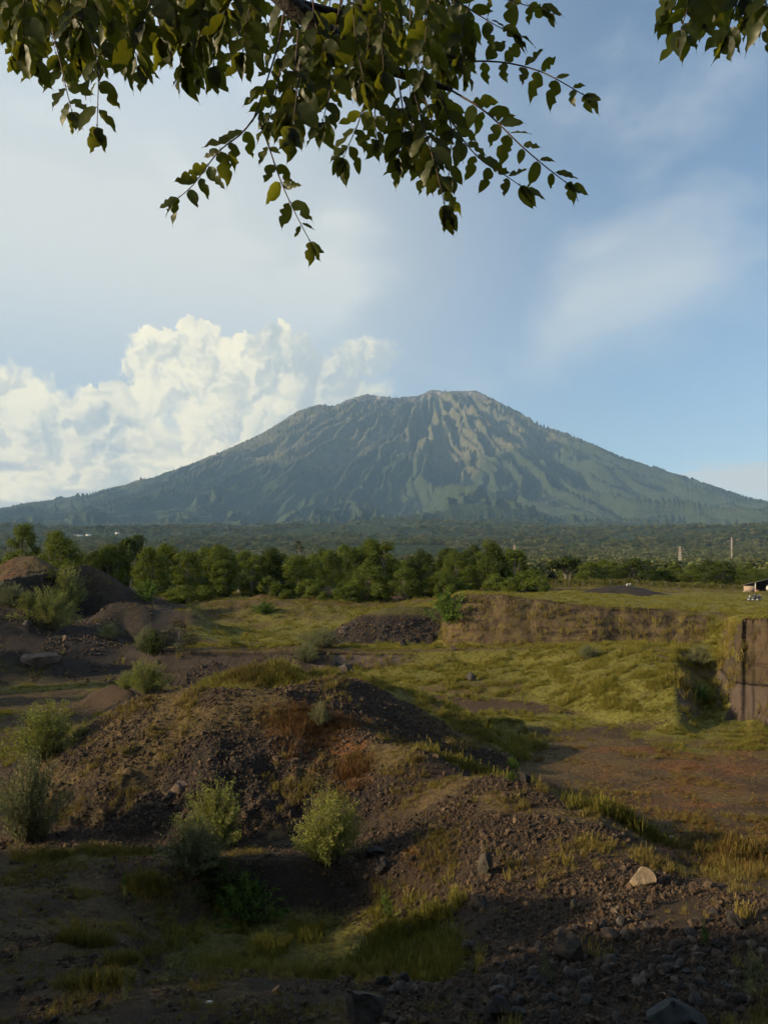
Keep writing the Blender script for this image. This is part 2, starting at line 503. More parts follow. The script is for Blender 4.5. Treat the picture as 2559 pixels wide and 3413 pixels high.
class Geo:
    """collects vertices and faces"""
    def __init__(self):
        self.v, self.f, self.n = [], [], 0

    def add(self, v, f):
        v = np.asarray(v, float)
        self.v.append(v)
        self.f += [tuple(int(i) + self.n for i in q) for q in f]
        self.n += len(v)

    def box(self, x0, x1, y0, y1, z0, z1):
        v = [(x, y, z) for z in (z0, z1) for y in (y0, y1) for x in (x0, x1)]
        self.add(v, [(0, 2, 3, 1), (4, 5, 7, 6), (0, 1, 5, 4), (2, 6, 7, 3), (0, 4, 6, 2), (1, 3, 7, 5)])

    def tube(self, pts, rad, sides=6, caps=True):
        pts = np.asarray(pts, float)
        rad = np.broadcast_to(np.asarray(rad, float), (len(pts),))
        tang = np.gradient(pts, axis=0)
        vs = []
        ref = np.array([0.31, 0.27, 0.91])
        for p, t, r in zip(pts, tang, rad):
            t = t / (np.linalg.norm(t) + 1e-9)
            a = np.cross(t, ref)
            if np.linalg.norm(a) < 0.1:
                a = np.cross(t, [1, 0, 0])
            a /= np.linalg.norm(a)
            b = np.cross(t, a)
            for s in range(sides):
                w = 2 * math.pi * s / sides
                vs.append(p + r * (math.cos(w) * a + math.sin(w) * b))
        fs = []
        for i in range(len(pts) - 1):
            for s in range(sides):
                q = (s + 1) % sides
                fs.append((i * sides + s, i * sides + q, (i + 1) * sides + q, (i + 1) * sides + s))
        if caps:
            fs.append(tuple(range(sides))[::-1])
            fs.append(tuple((len(pts) - 1) * sides + s for s in range(sides)))
        self.add(vs, fs)

    def mesh(self, name, smooth=False):
        return mesh_from(name, np.concatenate(self.v), self.f, smooth)


# ------------------------------------------------------------------ materials
def material(name):
    m = bpy.data.materials.new(name)
    m.use_nodes = True
    t = NT(m.node_tree)
    t.n.clear()
    out = t.add('ShaderNodeOutputMaterial')
    return m, t, out


def plain(name, col, rough=0.7, var=0.25, scale=6.0, metal=0.0, bump=0.2):
    m, t, out = material(name)
    co = t.add('ShaderNodeTexCoord').outputs['Object']
    n = t.noise(co, scale, 5, 0.6)
    c = t.mix(n, tuple(v * (1 - var) for v in col), tuple(min(1, v * (1 + var)) for v in col))
    b = t.add('ShaderNodeBsdfPrincipled')
    t.put(b.inputs['Base Color'], c)
    b.inputs['Roughness'].default_value = rough
    b.inputs['Metallic'].default_value = metal
    if bump:
        bp = t.add('ShaderNodeBump')
        bp.inputs['Strength'].default_value = bump
        bp.inputs['Distance'].default_value = 0.02
        t.put(bp.inputs['Height'], t.noise(co, scale * 4, 5, 0.6))
        t.l.new(bp.outputs[0], b.inputs['Normal'])
    t.l.new(b.outputs[0], out.inputs[0])
    return m


def ground_material():
    m, t, out = material('quarry_ground')
    pos = t.add('ShaderNodeNewGeometry').outputs['Position']
    A = t.add('ShaderNodeAttribute', attribute_name='mA')
    B = t.add('ShaderNodeAttribute', attribute_name='mB')
    sa = t.add('ShaderNodeSeparateColor'); t.l.new(A.outputs['Color'], sa.inputs[0])
    sb = t.add('ShaderNodeSeparateColor'); t.l.new(B.outputs['Color'], sb.inputs[0])
    grav, green, dry = sa.outputs
    rust, cliff, dark = sb.outputs
    n1 = t.noise(pos, 0.9, 6, 0.62)
    n2 = t.noise(pos, 5.0, 6, 0.65)
    n3 = t.noise(pos, 24.0, 4, 0.6)
    soil = t.mix(n2, (0.032, 0.021, 0.013), (0.090, 0.058, 0.034))
    vor = t.add('ShaderNodeTexVoronoi'); t.put(vor.inputs['Vector'], pos); vor.inputs['Scale'].default_value = 9.0
    gr = t.mix(t.math('MULTIPLY', vor.outputs['Color'], 1.0), (0.024, 0.017, 0.012), (0.090, 0.062, 0.042))
    gr = t.mix(t.step(vor.outputs['Distance'], 0.0, 0.6), gr, (0.03, 0.025, 0.022))
    c = t.mix(grav, soil, gr)
    gg = t.mix(t.step(n2, 0.3, 0.7), (0.080, 0.075, 0.015), (0.215, 0.188, 0.040))
    gg = t.mix(t.step(n1, 0.45, 0.75, 0, 0.6), gg, (0.085, 0.060, 0.028))
    gg = t.mix(t.step(n3, 0.62, 0.75, 0, 0.5), gg, (0.17, 0.15, 0.06))
    fz = lambda a: t.step(t.math('ADD', a, t.math('MULTIPLY', t.math('SUBTRACT', n2, 0.5), 0.7)), 0.30, 0.62)
    c = t.mix(fz(green), c, gg)
    dd = t.mix(t.step(n2, 0.3, 0.72), (0.060, 0.040, 0.019), (0.150, 0.104, 0.044))
    dd = t.mix(t.step(n3, 0.6, 0.75, 0, 0.4), dd, (0.05, 0.036, 0.022))
    c = t.mix(fz(dry), c, dd)
    rr = t.mix(t.step(n2, 0.3, 0.7), (0.075, 0.034, 0.018), (0.20, 0.092, 0.036))
    c = t.mix(fz(rust), c, rr)
    # bare cut faces: bedded ash and rubble with streaks running down
    st = t.add('ShaderNodeMapping'); t.put(st.inputs[0], pos); st.inputs['Scale'].default_value = (1.0, 1.0, 0.75)
    streak = t.noise(st.outputs[0], 1.0, 6, 0.68)
    bd = t.add('ShaderNodeMapping'); t.put(bd.inputs[0], pos); bd.inputs['Scale'].default_value = (0.08, 0.08, 2.2)
    bed = t.noise(bd.outputs[0], 1.0, 4, 0.6, 0.4)
    cl = t.mix(t.step(streak, 0.30, 0.72), (0.055, 0.037, 0.024), (0.155, 0.104, 0.064))
    cl = t.mix(t.step(bed, 0.52, 0.66, 0, 0.7), cl, (0.050, 0.034, 0.025))
    clg = t.mix(n3, (0.10, 0.085, 0.022), (0.21, 0.165, 0.05))
    cl = t.mix(t.math('MULTIPLY', t.step(t.noise(st.outputs[0], 1.7, 5, 0.7), 0.46, 0.60), t.math('SUBTRACT', 0.62, t.math('MULTIPLY', dark, 0.62))), cl, clg)
    pz = t.add('ShaderNodeSeparateXYZ'); t.put(pz.inputs[0], pos)
    lay = t.math('ADD', pz.outputs[2], t.math('MULTIPLY', t.math('SUBTRACT', n1, 0.5), 0.5))
    cl = t.mix(t.step(lay, -8.25, -8.35), cl, t.mix(streak, (0.085, 0.060, 0.048), (0.19, 0.140, 0.112)))
    cl = t.mix(t.math('MULTIPLY', t.step(lay, -8.4, -8.3), t.step(lay, -8.1, -8.2)), cl, (0.015, 0.011, 0.009))
    c = t.mix(cliff, c, cl)
    # dark volcanic spoil, deepened on the left bank to stand in for its shade
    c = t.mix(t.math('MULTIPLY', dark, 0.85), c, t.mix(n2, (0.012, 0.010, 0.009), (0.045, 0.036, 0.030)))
    b = t.add('ShaderNodeBsdfPrincipled')
    t.put(b.inputs['Base Color'], c)
    b.inputs['Roughness'].default_value = 0.95
    b.inputs['Specular IOR Level'].default_value = 0.15
    h = t.math('ADD', t.math('MULTIPLY', n2, 0.5), t.math('ADD', t.math('MULTIPLY', n3, 0.22), t.math('MULTIPLY', t.math('MULTIPLY', streak, cliff), 1.4)))
    bp = t.add('ShaderNodeBump'); bp.inputs['Strength'].default_value = 0.9; bp.inputs['Distance'].default_value = 0.35
    t.put(bp.inputs['Height'], h)
    t.l.new(bp.outputs[0], b.inputs['Normal'])
    t.l.new(b.outputs[0], out.inputs[0])
    return m


def mountain_material():
    m, t, out = material('mountain_slopes')
    pos = t.add('ShaderNodeNewGeometry').outputs['Position']
    A = t.add('ShaderNodeAttribute', attribute_name='mM')
    sa = t.add('ShaderNodeSeparateColor'); t.l.new(A.outputs['Color'], sa.inputs[0])
    forest, bare, scar = sa.outputs
    n0 = t.noise(pos, 0.0022, 5, 0.6)
    n1 = t.noise(pos, 0.010, 6, 0.65)
    vor = t.add('ShaderNodeTexVoronoi'); t.put(vor.inputs['Vector'], pos); vor.inputs['Scale'].default_value = 0.055
    tree = t.step(vor.outputs['Distance'], 0.05, 0.62)
    grass = t.mix(t.step(n1, 0.3, 0.7), (0.080, 0.078, 0.046), (0.145, 0.128, 0.076))
    fo = t.mix(vor.outputs['Color'], (0.044, 0.056, 0.036), (0.102, 0.108, 0.066))
    fo = t.mix(t.math('MULTIPLY', tree, 0.7), fo, (0.026, 0.040, 0.018))
    fz = t.step(t.math('ADD', forest, t.math('MULTIPLY', t.math('SUBTRACT', n1, 0.5), 1.2)), 0.35, 0.65)
    c = t.mix(fz, grass, fo)
    rock = t.mix(t.step(n1, 0.35, 0.7), (0.090, 0.075, 0.062), (0.17, 0.145, 0.125))
    bz = t.step(t.math('ADD', bare, t.math('MULTIPLY', t.math('SUBTRACT', n1, 0.5), 0.9)), 0.35, 0.65)
    c = t.mix(bz, c, rock)
    c = t.mix(t.step(t.math('ADD', scar, t.math('MULTIPLY', t.math('SUBTRACT', n1, 0.5), 1.4)), 0.45, 0.7), c, (0.36, 0.30, 0.27))
    b = t.add('ShaderNodeBsdfPrincipled')
    t.put(b.inputs['Base Color'], c)
    b.inputs['Roughness'].default_value = 1.0
    b.inputs['Specular IOR Level'].default_value = 0.0
    h = t.math('SUBTRACT', t.math('MULTIPLY', n1, 1.2), t.math('MULTIPLY', t.math('MULTIPLY', tree, fz), 0.55))
    bp = t.add('ShaderNodeBump'); bp.inputs['Strength'].default_value = 1.0; bp.inputs['Distance'].default_value = 7.0
    t.put(bp.inputs['Height'], h)
    t.l.new(bp.outputs[0], b.inputs['Normal'])
    t.l.new(b.outputs[0], out.inputs[0])
    return m


def leaf_material(name, dark, light, trans=(0.12, 0.16, 0.02), gloss=0.0, tfac=0.35, rnd='OBJECT', brown=None):
    """foliage: two-sided diffuse with light coming through; every leaf or copy a little different"""
    m, t, out = material(name)
    geo = t.add('ShaderNodeNewGeometry')
    isl = geo.outputs['Random Per Island']
    oi = t.add('ShaderNodeObjectInfo')
    r = oi.outputs['Random']
    pos = geo.outputs['Position']
    v = t.math('FRACT', t.math('ADD', isl, r))
    c = t.mix(v, dark, light)
    n = t.noise(pos, 0.6 if rnd == 'OBJECT' else 40.0, 3, 0.5)
    c = t.mix(t.step(n, 0.3, 0.7), c, t.mix(0.5, c, light))
    c = t.mix(t.math('MULTIPLY', r, 0.45), c, t.mix(0.6, c, dark))
    if brown is not None:
        c = t.mix(t.step(t.noise(pos, 55.0, 4, 0.6), 0.58, 0.70, 0.0, 0.8), c, brown)
    di = t.add('ShaderNodeBsdfDiffuse'); t.put(di.inputs[0], c)
    tr = t.add('ShaderNodeBsdfTranslucent'); t.put(tr.inputs[0], t.mix(v, tuple(q * 0.6 for q in trans), trans))
    mx = t.add('ShaderNodeMixShader'); mx.inputs[0].default_value = tfac
    t.l.new(di.outputs[0], mx.inputs[1]); t.l.new(tr.outputs[0], mx.inputs[2])
    sh = mx.outputs[0]
    if gloss:
        gl = t.add('ShaderNodeBsdfGlossy'); gl.inputs['Roughness'].default_value = 0.42
        gl.inputs['Color'].default_value = (0.8, 0.8, 0.8, 1)
        m2 = t.add('ShaderNodeMixShader'); m2.inputs[0].default_value = gloss
        t.l.new(sh, m2.inputs[1]); t.l.new(gl.outputs[0], m2.inputs[2])
        sh = m2.outputs[0]
    t.l.new(sh, out.inputs[0])
    return m


def instanced_material(name, tfac=0.25, rough=False, bump=False):
    """takes its colour from the scatter point it stands on"""
    m, t, out = material(name)
    at = t.add('ShaderNodeAttribute', attribute_type='INSTANCER', attribute_name='tint')
    geo = t.add('ShaderNodeNewGeometry')
    isl = geo.outputs['Random Per Island']
    c = t.mix(1.0, at.outputs['Color'], t.mix(isl, (0.72, 0.72, 0.72), (1.25, 1.22, 1.15)), 'MULTIPLY')
    if bump:
        tc_ = t.add('ShaderNodeTexCoord').outputs['Object']
        n = t.noise(tc_, 3.0, 5, 0.65)
        c = t.mix(1.0, c, t.mix(n, (0.65, 0.64, 0.63), (1.3, 1.28, 1.25)), 'MULTIPLY')
        b = t.add('ShaderNodeBsdfPrincipled')
        t.put(b.inputs['Base Color'], c)
        b.inputs['Roughness'].default_value = 0.85
        b.inputs['Specular IOR Level'].default_value = 0.25
        bp = t.add('ShaderNodeBump'); bp.inputs['Strength'].default_value = 0.5; bp.inputs['Distance'].default_value = 0.2
        t.put(bp.inputs['Height'], n); t.l.new(bp.outputs[0], b.inputs['Normal'])
        t.l.new(b.outputs[0], out.inputs[0])
        return m
    di = t.add('ShaderNodeBsdfDiffuse'); t.put(di.inputs[0], c)
    tr = t.add('ShaderNodeBsdfTranslucent'); t.put(tr.inputs[0], c)
    mx = t.add('ShaderNodeMixShader'); mx.inputs[0].default_value = tfac
    t.l.new(di.outputs[0], mx.inputs[1]); t.l.new(tr.outputs[0], mx.inputs[2])
    t.l.new(mx.outputs[0], out.inputs[0])
    return m


# ------------------------------------------------------------------ surface cover of the quarry, in world coordinates
def ell(x, y, px, d, rx, ry):
    cx_ = (px - CX) / F * d
    return np.sqrt(((x - cx_) / rx) ** 2 + ((y - d) / ry) ** 2)


def patch(x, y, lst, soft=0.5):
    v = np.zeros(x.shape)
    for q in lst:
        v = np.maximum(v, 1 - sstep(1 - soft, 1 + soft, ell(x, y, *q)))
    return v


RUST = [(300, 40.0, 1.9, 1.2), (322, 40.8, 2.0, 1.0), (343, 38.6, 1.3, 1.0), (300, 37.8, 1.2, 1.0), (352, 36.4, 0.9, 0.9), (585, 37.5, 1.8, 0.7), (555, 37, 1.3, 0.6), (690, 46, 3.0, 1.4), (735, 31, 1.6, 1.3), (640, 50, 4, 1.0), (700, 38, 2.0, 0.5)]
GRAVEL = [(250, 36.5, 4.8, 2.6), (330, 34.6, 3.0, 2.0), (210, 36, 2.8, 1.4), (110, 40.5, 2.4, 3.2), (70, 42.5, 2.2, 2.2), (170, 35, 2.6, 0.9), (300, 43.4, 2.4, 2.0), (350, 43.6, 2.8, 2.2), (420, 42.6, 2.6, 1.6), (455, 43, 2.0, 1.3), (150, 33, 5, 1.5),
          (385, 30.5, 1.6, 2.2), (395, 27.5, 2.2, 1.6), (440, 31, 1.3, 1.2), (505, 28, 2.6, 2.0), (470, 25, 2.0, 2.4), (545, 24.5, 2.6, 2.0), (600, 24.0, 3.2, 2.4), (655, 23.6, 2.2, 1.6), (560, 20.5, 2.6, 2.4), (480, 18, 2.6, 2.6), (560, 16.4, 2.4, 2.4), (640, 17.5, 2.6, 2.6), (710, 17.5, 2.2, 2.2), (745, 21.5, 1.6, 1.3), (610, 28.2, 1.4, 0.8), (680, 28.0, 1.7, 0.6), (545, 31.2, 1.6, 0.6), (500, 32.6, 1.5, 0.7), (760, 18.5, 1.6, 2),
          (440, 15, 1.2, 1.5)]
GREEN_N = [(300, 24.5, 4.2, 3.0), (395, 23.5, 1.8, 2.4), (420, 20.0, 1.2, 2.0), (360, 20, 1.6, 1.0), (250, 50.5, 3.0, 2.2), (280, 50, 2.6, 1.2), (470, 39.5, 2.6, 1.4), (495, 38.8, 2.4, 1.1), (617, 31.5, 1.7, 0.8), (735, 52, 5, 3), (700, 55, 5, 2.4), (60, 30, 2.0, .6), (110, 30.4, 2.6, .8), (470, 54, 5, 2.5)]


def cover(x, y, z, own, slope):
    px = CX + F * x / np.maximum(y, 0.5)
    kind = np.full(x.shape, '', dtype='<U8')
    for k in range(len(HEAP3)):
        kind[own == k] = HEAP3[k][0]
    nz = fbm(x / 2.2, y / 2.2, 4, 71)
    nb = fbm(x / 9, y / 9, 3, 72)
    ns = fbm(x / 0.9, y / 0.9, 3, 73)
    isfront = kind == 'front'
    grav = patch(x, y, GRAVEL, 0.35)
    grav = np.clip(grav + 0.35 * nz * (grav > 0.02), 0, 1)
    grav = np.where((y < 37) & ~isfront, grav * (0.40 + 0.60 * sstep(-0.30, 0.15, fbm(x / 1.7, y / 1.7, 3, 75))), grav)
    grav = np.where(isfront & (y < 50), np.maximum(grav, 0.44 + 0.55 * nz), grav)
    grav = np.where(kind == 'cobble', 0.95 - sstep(-5.4, -4.0, z) * 0.9, grav)
    grav = np.where(np.isin(kind, ['left', 'dark']), 0.7, grav)
    leftbank = sstep(200, 165, px) * sstep(79, 84, y) * sstep(131, 122, y)
    grav = np.maximum(grav, leftbank * np.clip(0.45 + nz, 0, 1))
    green = patch(x, y, GREEN_N, 0.4)
    plateau = sstep(-5.2, -4.4, z) * (px > 440) * (y > 54)
    bench = sstep(322, 360, px) * sstep(55, 60, y) * sstep(101, 96, y) * sstep(-10.95, -10.4, z)
    valley = sstep(165, 190, px) * sstep(90, 97, y) * (px < 470) * sstep(150, 135, y)
    green = np.maximum.reduce([green, plateau, bench * 0.95, valley * (0.62 + 0.5 * nb)])
    green = np.where(kind == 'grassy', 0.75 + 0.3 * nz, green)
    green = np.where(kind == 'lump', 0.9, green)
    floorL = (px < 335) * sstep(44, 47, y) * sstep(92, 86, y) * (own < 0)
    green = np.maximum(green, floorL * (0.34 + 0.55 * nb))
    floorR = (px > 400) * sstep(27, 30, y) * sstep(66, 60, y) * (z < -10.1) * (own < 0)
    green = np.maximum(green, floorR * sstep(53, 62, y + 4 * nb) * 0.95)
    far = sstep(140, 160, y) * (px < 470)
    green = np.maximum(green, far * 0.6)
    rim = sstep(160, 185, px) * (px < 440) * np.exp(-((y - 131) / 2.2) ** 2)
    dry = np.maximum.reduce([rim * 0.9, floorR * (0.50 + 0.5 * nz) * sstep(62, 50, y), bench * np.clip(0.18 + 1.1 * nb + 0.4 * nz, 0, 0.85)])
    dry = np.maximum(dry, plateau * sstep(176, 180, y) * 0.75 * (px > 540))
    dry = np.where(isfront & (y < 50), np.maximum(dry, np.clip(0.62 + 0.9 * fbm(x / 3.4, y / 3.4, 3, 74) - grav * 0.5, 0, 1)), dry)
    Freg = (px > 370) * sstep(13, 15, y) * sstep(38, 34, y) * (own < 0)
    dry = np.maximum(dry, Freg * np.clip(0.5 + 0.5 * nz - grav, 0, 1))
    nearL = (px < 380) * sstep(13, 15, y) * sstep(36, 32, y) * (own < 0)
    dry = np.maximum(dry, nearL * np.clip(0.52 + 0.7 * nz - green * 0.8 - grav, 0, 1))
    grav = np.maximum(grav, nearL * np.clip(0.20 + 0.55 * ns, 0, 0.55) * (1 - green))
    dry = np.where(kind == 'grassy', np.maximum(dry, 0.45 + 0.6 * nz), dry)
    track = sstep(150, 170, px) * sstep(575, 540, px) * np.exp(-((y - 88.7) / 1.0) ** 2) + sstep(180, 210, px) * sstep(400, 360, px) * np.exp(-((y - 103 - 4 * np.sin(x / 9)) / 1.4) ** 2) * 0.8
    dry = np.maximum(dry, track * 0.95); green = green * (1 - 0.85 * np.clip(track, 0, 1))
    lip = sstep(446, 456, px) * np.exp(-((y - np.interp(px, _pt, LD[16]) - 0.7) / 0.8) ** 2) + sstep(732, 738, px) * np.exp(-((y - np.interp(px, _pt, LD[12]) - 0.6) / 0.7) ** 2)
    dry = np.maximum(dry, np.clip(lip, 0, 1) * 0.9); green = green * (1 - 0.7 * np.clip(lip, 0, 1))
    dry = np.where(kind == 'far', 0.8, dry)
    dry = np.maximum(dry, leftbank * np.clip(0.25 + 0.8 * nb - 0.2, 0, 0.7))
    heapbare = np.isin(kind, ['cobble', 'left', 'dark'])
    green = np.where(heapbare, np.where(kind == 'cobble', sstep(-5.2, -4.0, z) * 0.6, 0.0), green)
    dry = np.where(heapbare, dry * 0.2, dry)
    rust = patch(x, y, RUST, 0.8) * np.clip(0.8 + 0.8 * nz, 0, 1)
    rust = np.where(kind == 'red', 0.25 + 0.5 * nz, rust)
    dry = np.where(kind == 'red', np.maximum(dry, 0.45 - 0.4 * nz), dry)
    rust = np.maximum(rust, floorR * np.clip(0.32 + 0.8 * nb, 0, 0.75) * sstep(60, 50, y))
    cliff = sstep(0.85, 1.3, slope) * (y > 50)
    cliff = np.maximum(cliff, sstep(0.7, 1.0, slope) * leftbank)
    cliff = np.where((kind != ''), cliff * 0.2, cliff)
    dark = np.maximum(leftbank * 1.0, sstep(0.9, 1.3, slope) * (y < 40) * 0.8)  # left bank at full dark: its shade is put into the colour
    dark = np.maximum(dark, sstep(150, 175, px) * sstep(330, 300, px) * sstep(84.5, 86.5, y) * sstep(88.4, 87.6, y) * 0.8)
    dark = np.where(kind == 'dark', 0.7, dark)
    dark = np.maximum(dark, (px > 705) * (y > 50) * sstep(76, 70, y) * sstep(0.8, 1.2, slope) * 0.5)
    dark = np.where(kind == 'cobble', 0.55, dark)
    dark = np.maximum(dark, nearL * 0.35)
    return dict(grav=np.clip(grav, 0, 1), green=np.clip(green, 0, 1) * (1 - 0.9 * cliff), dry=np.clip(dry, 0, 1) * (1 - cliff), rust=np.clip(rust, 0, 1), cliff=np.clip(cliff, 0, 1), dark=np.clip(dark, 0, 1),
                plateau=plateau, bench=bench, valley=valley, floorR=floorR, floorL=floorL, nearL=nearL, Freg=Freg, leftbank=leftbank, isfront=isfront, kind=kind, nz=nz, nb=nb, px=px)


def slope_of(x, y, e=0.35):
    e = np.maximum(e, y * 0.006)
    z0 = terrain(x, y)
    return np.hypot(terrain(x + e, y) - z0, terrain(x, y + e) - z0) / e


# ------------------------------------------------------------------ quarry mesh, split where heaps stand on the ground
GROUND = ground_material()
cols = np.concatenate([np.linspace(-3000, -500, 40)[:-1], np.linspace(-500, -34, 44)[:-1], np.linspace(-34, 800, 560), np.linspace(800, 1260, 40)[1:], np.linspace(1260, 3600, 36)[1:]])
rows = np.concatenate([np.exp(np.linspace(math.log(1.5), math.log(12), 40))[:-1], np.exp(np.linspace(math.log(12), math.log(160), 640)), np.exp(np.linspace(math.log(160), math.log(430), 50))[1:]])
PXg, Dg = np.meshgrid(cols, rows)
Xg = (PXg - CX) / F * Dg
Yg = Dg
Zg, OWN = terrain(Xg, Yg, True)
nr, nc = Zg.shape


def grid_slope(X, Y, Z):
    gy = np.gradient(Z, axis=0); gx = np.gradient(Z, axis=1)
    dxc = np.gradient(X, axis=1); dyr = np.gradient(Y, axis=0); dxr = np.gradient(X, axis=0)
    sx_ = gx / dxc
    sy_ = (gy - sx_ * dxr) / dyr
    return sx_, sy_


sxg, syg = grid_slope(Xg, Yg, Zg)
SLOPE = np.hypot(sxg, syg)
CV = cover(Xg, Yg, Zg, OWN, SLOPE)
NRM = np.dstack([-sxg, -syg, np.ones_like(sxg)])
NRM /= np.linalg.norm(NRM, axis=2, keepdims=True)


def grid_object(name, mask_faces, X, Y, Z, nrm, mats, attrs, kind='structure'):
    r, c = Z.shape
    idx = np.arange(r * c).reshape(r, c)
    q = np.stack([idx[:-1, :-1], idx[:-1, 1:], idx[1:, 1:], idx[1:, :-1]], -1).reshape(-1, 4)
    if mask_faces is not None:
        q = q[mask_faces.ravel()]
    used, inv = np.unique(q, return_inverse=True)
    me = mesh_from(name, np.stack([X.ravel(), Y.ravel(), Z.ravel()], -1)[used], inv.reshape(-1, 4), True)
    for k, a in attrs.items():
        set_attr(me, k, a.reshape(-1, 4)[used], 'FLOAT_COLOR')
    if nrm is not None:
        me.normals_split_custom_set_from_vertices(nrm.reshape(-1, 3)[used].astype(np.float32))
    o = new_obj(name, me, mats)
    if kind:
        o['kind'] = kind
    return o


one = np.ones_like(Zg)
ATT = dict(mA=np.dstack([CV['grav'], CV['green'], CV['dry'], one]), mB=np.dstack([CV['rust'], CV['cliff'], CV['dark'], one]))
face_own = OWN[:-1, :-1]
heap_names = np.array([h[0] for h in HEAP3])
region = np.zeros(face_own.shape, int)
region[np.isin(face_own, np.where(heap_names == 'front')[0][:3])] = 1
region[np.isin(face_own, np.where(heap_names == 'grassy')[0])] = 2
region[np.isin(face_own, np.where(heap_names == 'cobble')[0])] = 3
region[np.isin(face_own, [9])] = 4
region[np.isin(face_own, [6])] = 5
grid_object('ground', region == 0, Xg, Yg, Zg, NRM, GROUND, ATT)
for rid, nm, lb in [(1, 'gravel_mound', 'large brown gravel mound with rusty weeds in the middle of the quarry floor'),
                    (2, 'grassy_mound', 'small mound of spoil grown over with tall grass behind the big gravel mound'),
                    (3, 'cobble_mound', 'heap of dark cobbles leaning against the far green quarry bank'),
                    (4, 'earth_mound', 'reddish earth mound below the tall tree beyond the dark cut bank'),
                    (5, 'earth_mound', 'low brown mound of earth in front of the forest edge')]:
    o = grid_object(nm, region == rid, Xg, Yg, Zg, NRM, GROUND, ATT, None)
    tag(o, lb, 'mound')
# the bank the photographer stands on
bx = np.linspace(-70, 70, 41); by = np.linspace(-40, 1.5, 16)
BX, BY = np.meshgrid(bx, by)
BZ = -1.6 + 0.25 * fbm(BX / 4, BY / 4, 3, 5) * sstep(1.5, -2, BY) - 0.02
e1 = np.zeros((*BX.shape, 4)); e1[..., 2] = 0.6; e1[..., 3] = 1
e2 = np.zeros((*BX.shape, 4)); e2[..., 2] = 0.3; e2[..., 3] = 1
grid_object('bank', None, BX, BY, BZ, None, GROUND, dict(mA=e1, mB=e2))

# ------------------------------------------------------------------ the volcano and its wooded apron
SX, SY = 640.0, 11500.0
SIL = np.array([(-260, 540), (-120, 524), (0, 507.2), (46, 500), (92, 492.5), (162, 474), (222, 451), (259, 434.5), (277, 424), (296, 411.5), (314, 405), (322, 404.2), (333, 406), (345, 400.5), (358, 396), (366, 393.8),
                (380, 396), (393, 396.8), (416, 396), (424, 393), (430, 389.8), (446, 391), (462, 391), (476, 390.6), (490, 397.5), (518, 411.5), (541, 425.3), (562, 431), (582, 439), (624, 457.7), (684, 476), (739.6, 494.6), (767, 500.7), (860, 520), (1030, 545)], float)
silX = (SIL[:, 0] - CX) / F * SY - SX
silZ = (HY - SIL[:, 1]) / F * SY
FRONT = np.array([(0, 2850), (250, 2790), (500, 2650), (900, 2420), (1470, 2030), (2000, 1690), (2500, 1380), (3000, 1110), (3500, 900), (4200, 690), (5200, 490), (6500, 375), (8000, 250), (9000, 150), (9800, 70), (10500, 22), (11100, 1.5), (14000, 0)], float)
LONG = 1.7                                     # the massif is drawn out across the view


def mountain_height(x, y):
    dx, dy = (x - SX) / LONG, y - SY
    r = np.hypot(dx, dy) + 1e-6
    th = np.arctan2(dx, -dy)
    s = np.interp(np.where(dx < 0, -r, r) * LONG, silX, silZ)
    f = np.interp(r, FRONT[:, 0], FRONT[:, 1])
    w = np.where(dy < 0, np.abs(np.sin(th)) ** 2.0, 1.0)
    z = s * w + f * (1 - w)
    wx = fbm(x / 1500, y / 1500, 3, 81)
    wy = fbm(x / 420, y / 420, 3, 82)
    amp = 250 * sstep(120, 1100, r) * sstep(7400, 3800, r) + 26 * sstep(4000, 6000, r) * sstep(9800, 7000, r)
    amp = amp * (1 - 0.90 * np.abs(np.sin(th)) ** 4)
    a = th + 0.10 * wx * sstep(300, 2500, r) + 0.022 * wy
    lr = np.log(r / 400 + 1)
    v1 = np.abs(vnoise(a * 9.0, lr * 1.1 + 3, 83))
    v2 = np.abs(vnoise(a * 22 + 7, lr * 1.9, 84))
    v3 = np.abs(vnoise(a * 47 + 3, lr * 3.2, 85))
    v4 = np.abs(vnoise(a * 98 + 9, lr * 6.5, 86))
    v5 = np.abs(vnoise(a * 190 + 5, lr * 14, 89))
    rg3 = (1 - v3) ** 1.6; rg4 = (1 - v4) ** 1.6
    g = 0.55 * v1 + 1.0 * v2 + 0.95 * rg3 + 0.50 * rg4 + 0.18 * v5 - 1.35
    z = z + amp * g
    z = z + fbm(x / 150, y / 150, 5, 87, 0.62) * (8 + 14 * sstep(300, 2000, r) * sstep(7000, 3000, r)) * sstep(400, 2500, y)
    roll = fbm(x / 1700, y / 620, 3, 88)
    z = z + roll * 26 * sstep(4300, 5600, r) * sstep(700, 2200, y) * sstep(12000, 9000, r)
    z = z - 5.0 * sstep(620, 400, y)
    # a low wooded rise on the right
    z = z + 42 * np.exp(-(((x - 1500) / 520) ** 2 + ((y - 2500) / 420) ** 2))
    return z


mcols = np.concatenate([np.linspace(-700, -40, 90)[:-1], np.linspace(-40, 807, 640), np.linspace(807, 1500, 90)[1:]])
mrows = np.concatenate([np.exp(np.linspace(math.log(400), math.log(6200), 150))[:-1], np.linspace(6200, 12400, 330), np.linspace(12500, 13400, 8)])
MPX, MD = np.meshgrid(mcols, mrows)
MX = (MPX - CX) / F * MD
MZ = mountain_height(MX, MD)
# bring the skyline to the traced one: a scale per bearing, smooth and only on the high ground
want = (HY - np.interp(mcols, SIL[:, 0], SIL[:, 1])) / F


def blur(v, n):
    k = np.hanning(2 * n + 3)[1:-1]; k /= k.sum()
    return np.convolve(np.pad(v, n, mode='edge'), k, mode='valid')


def ridge_w(d):
    return sstep(1500, 7500, d)


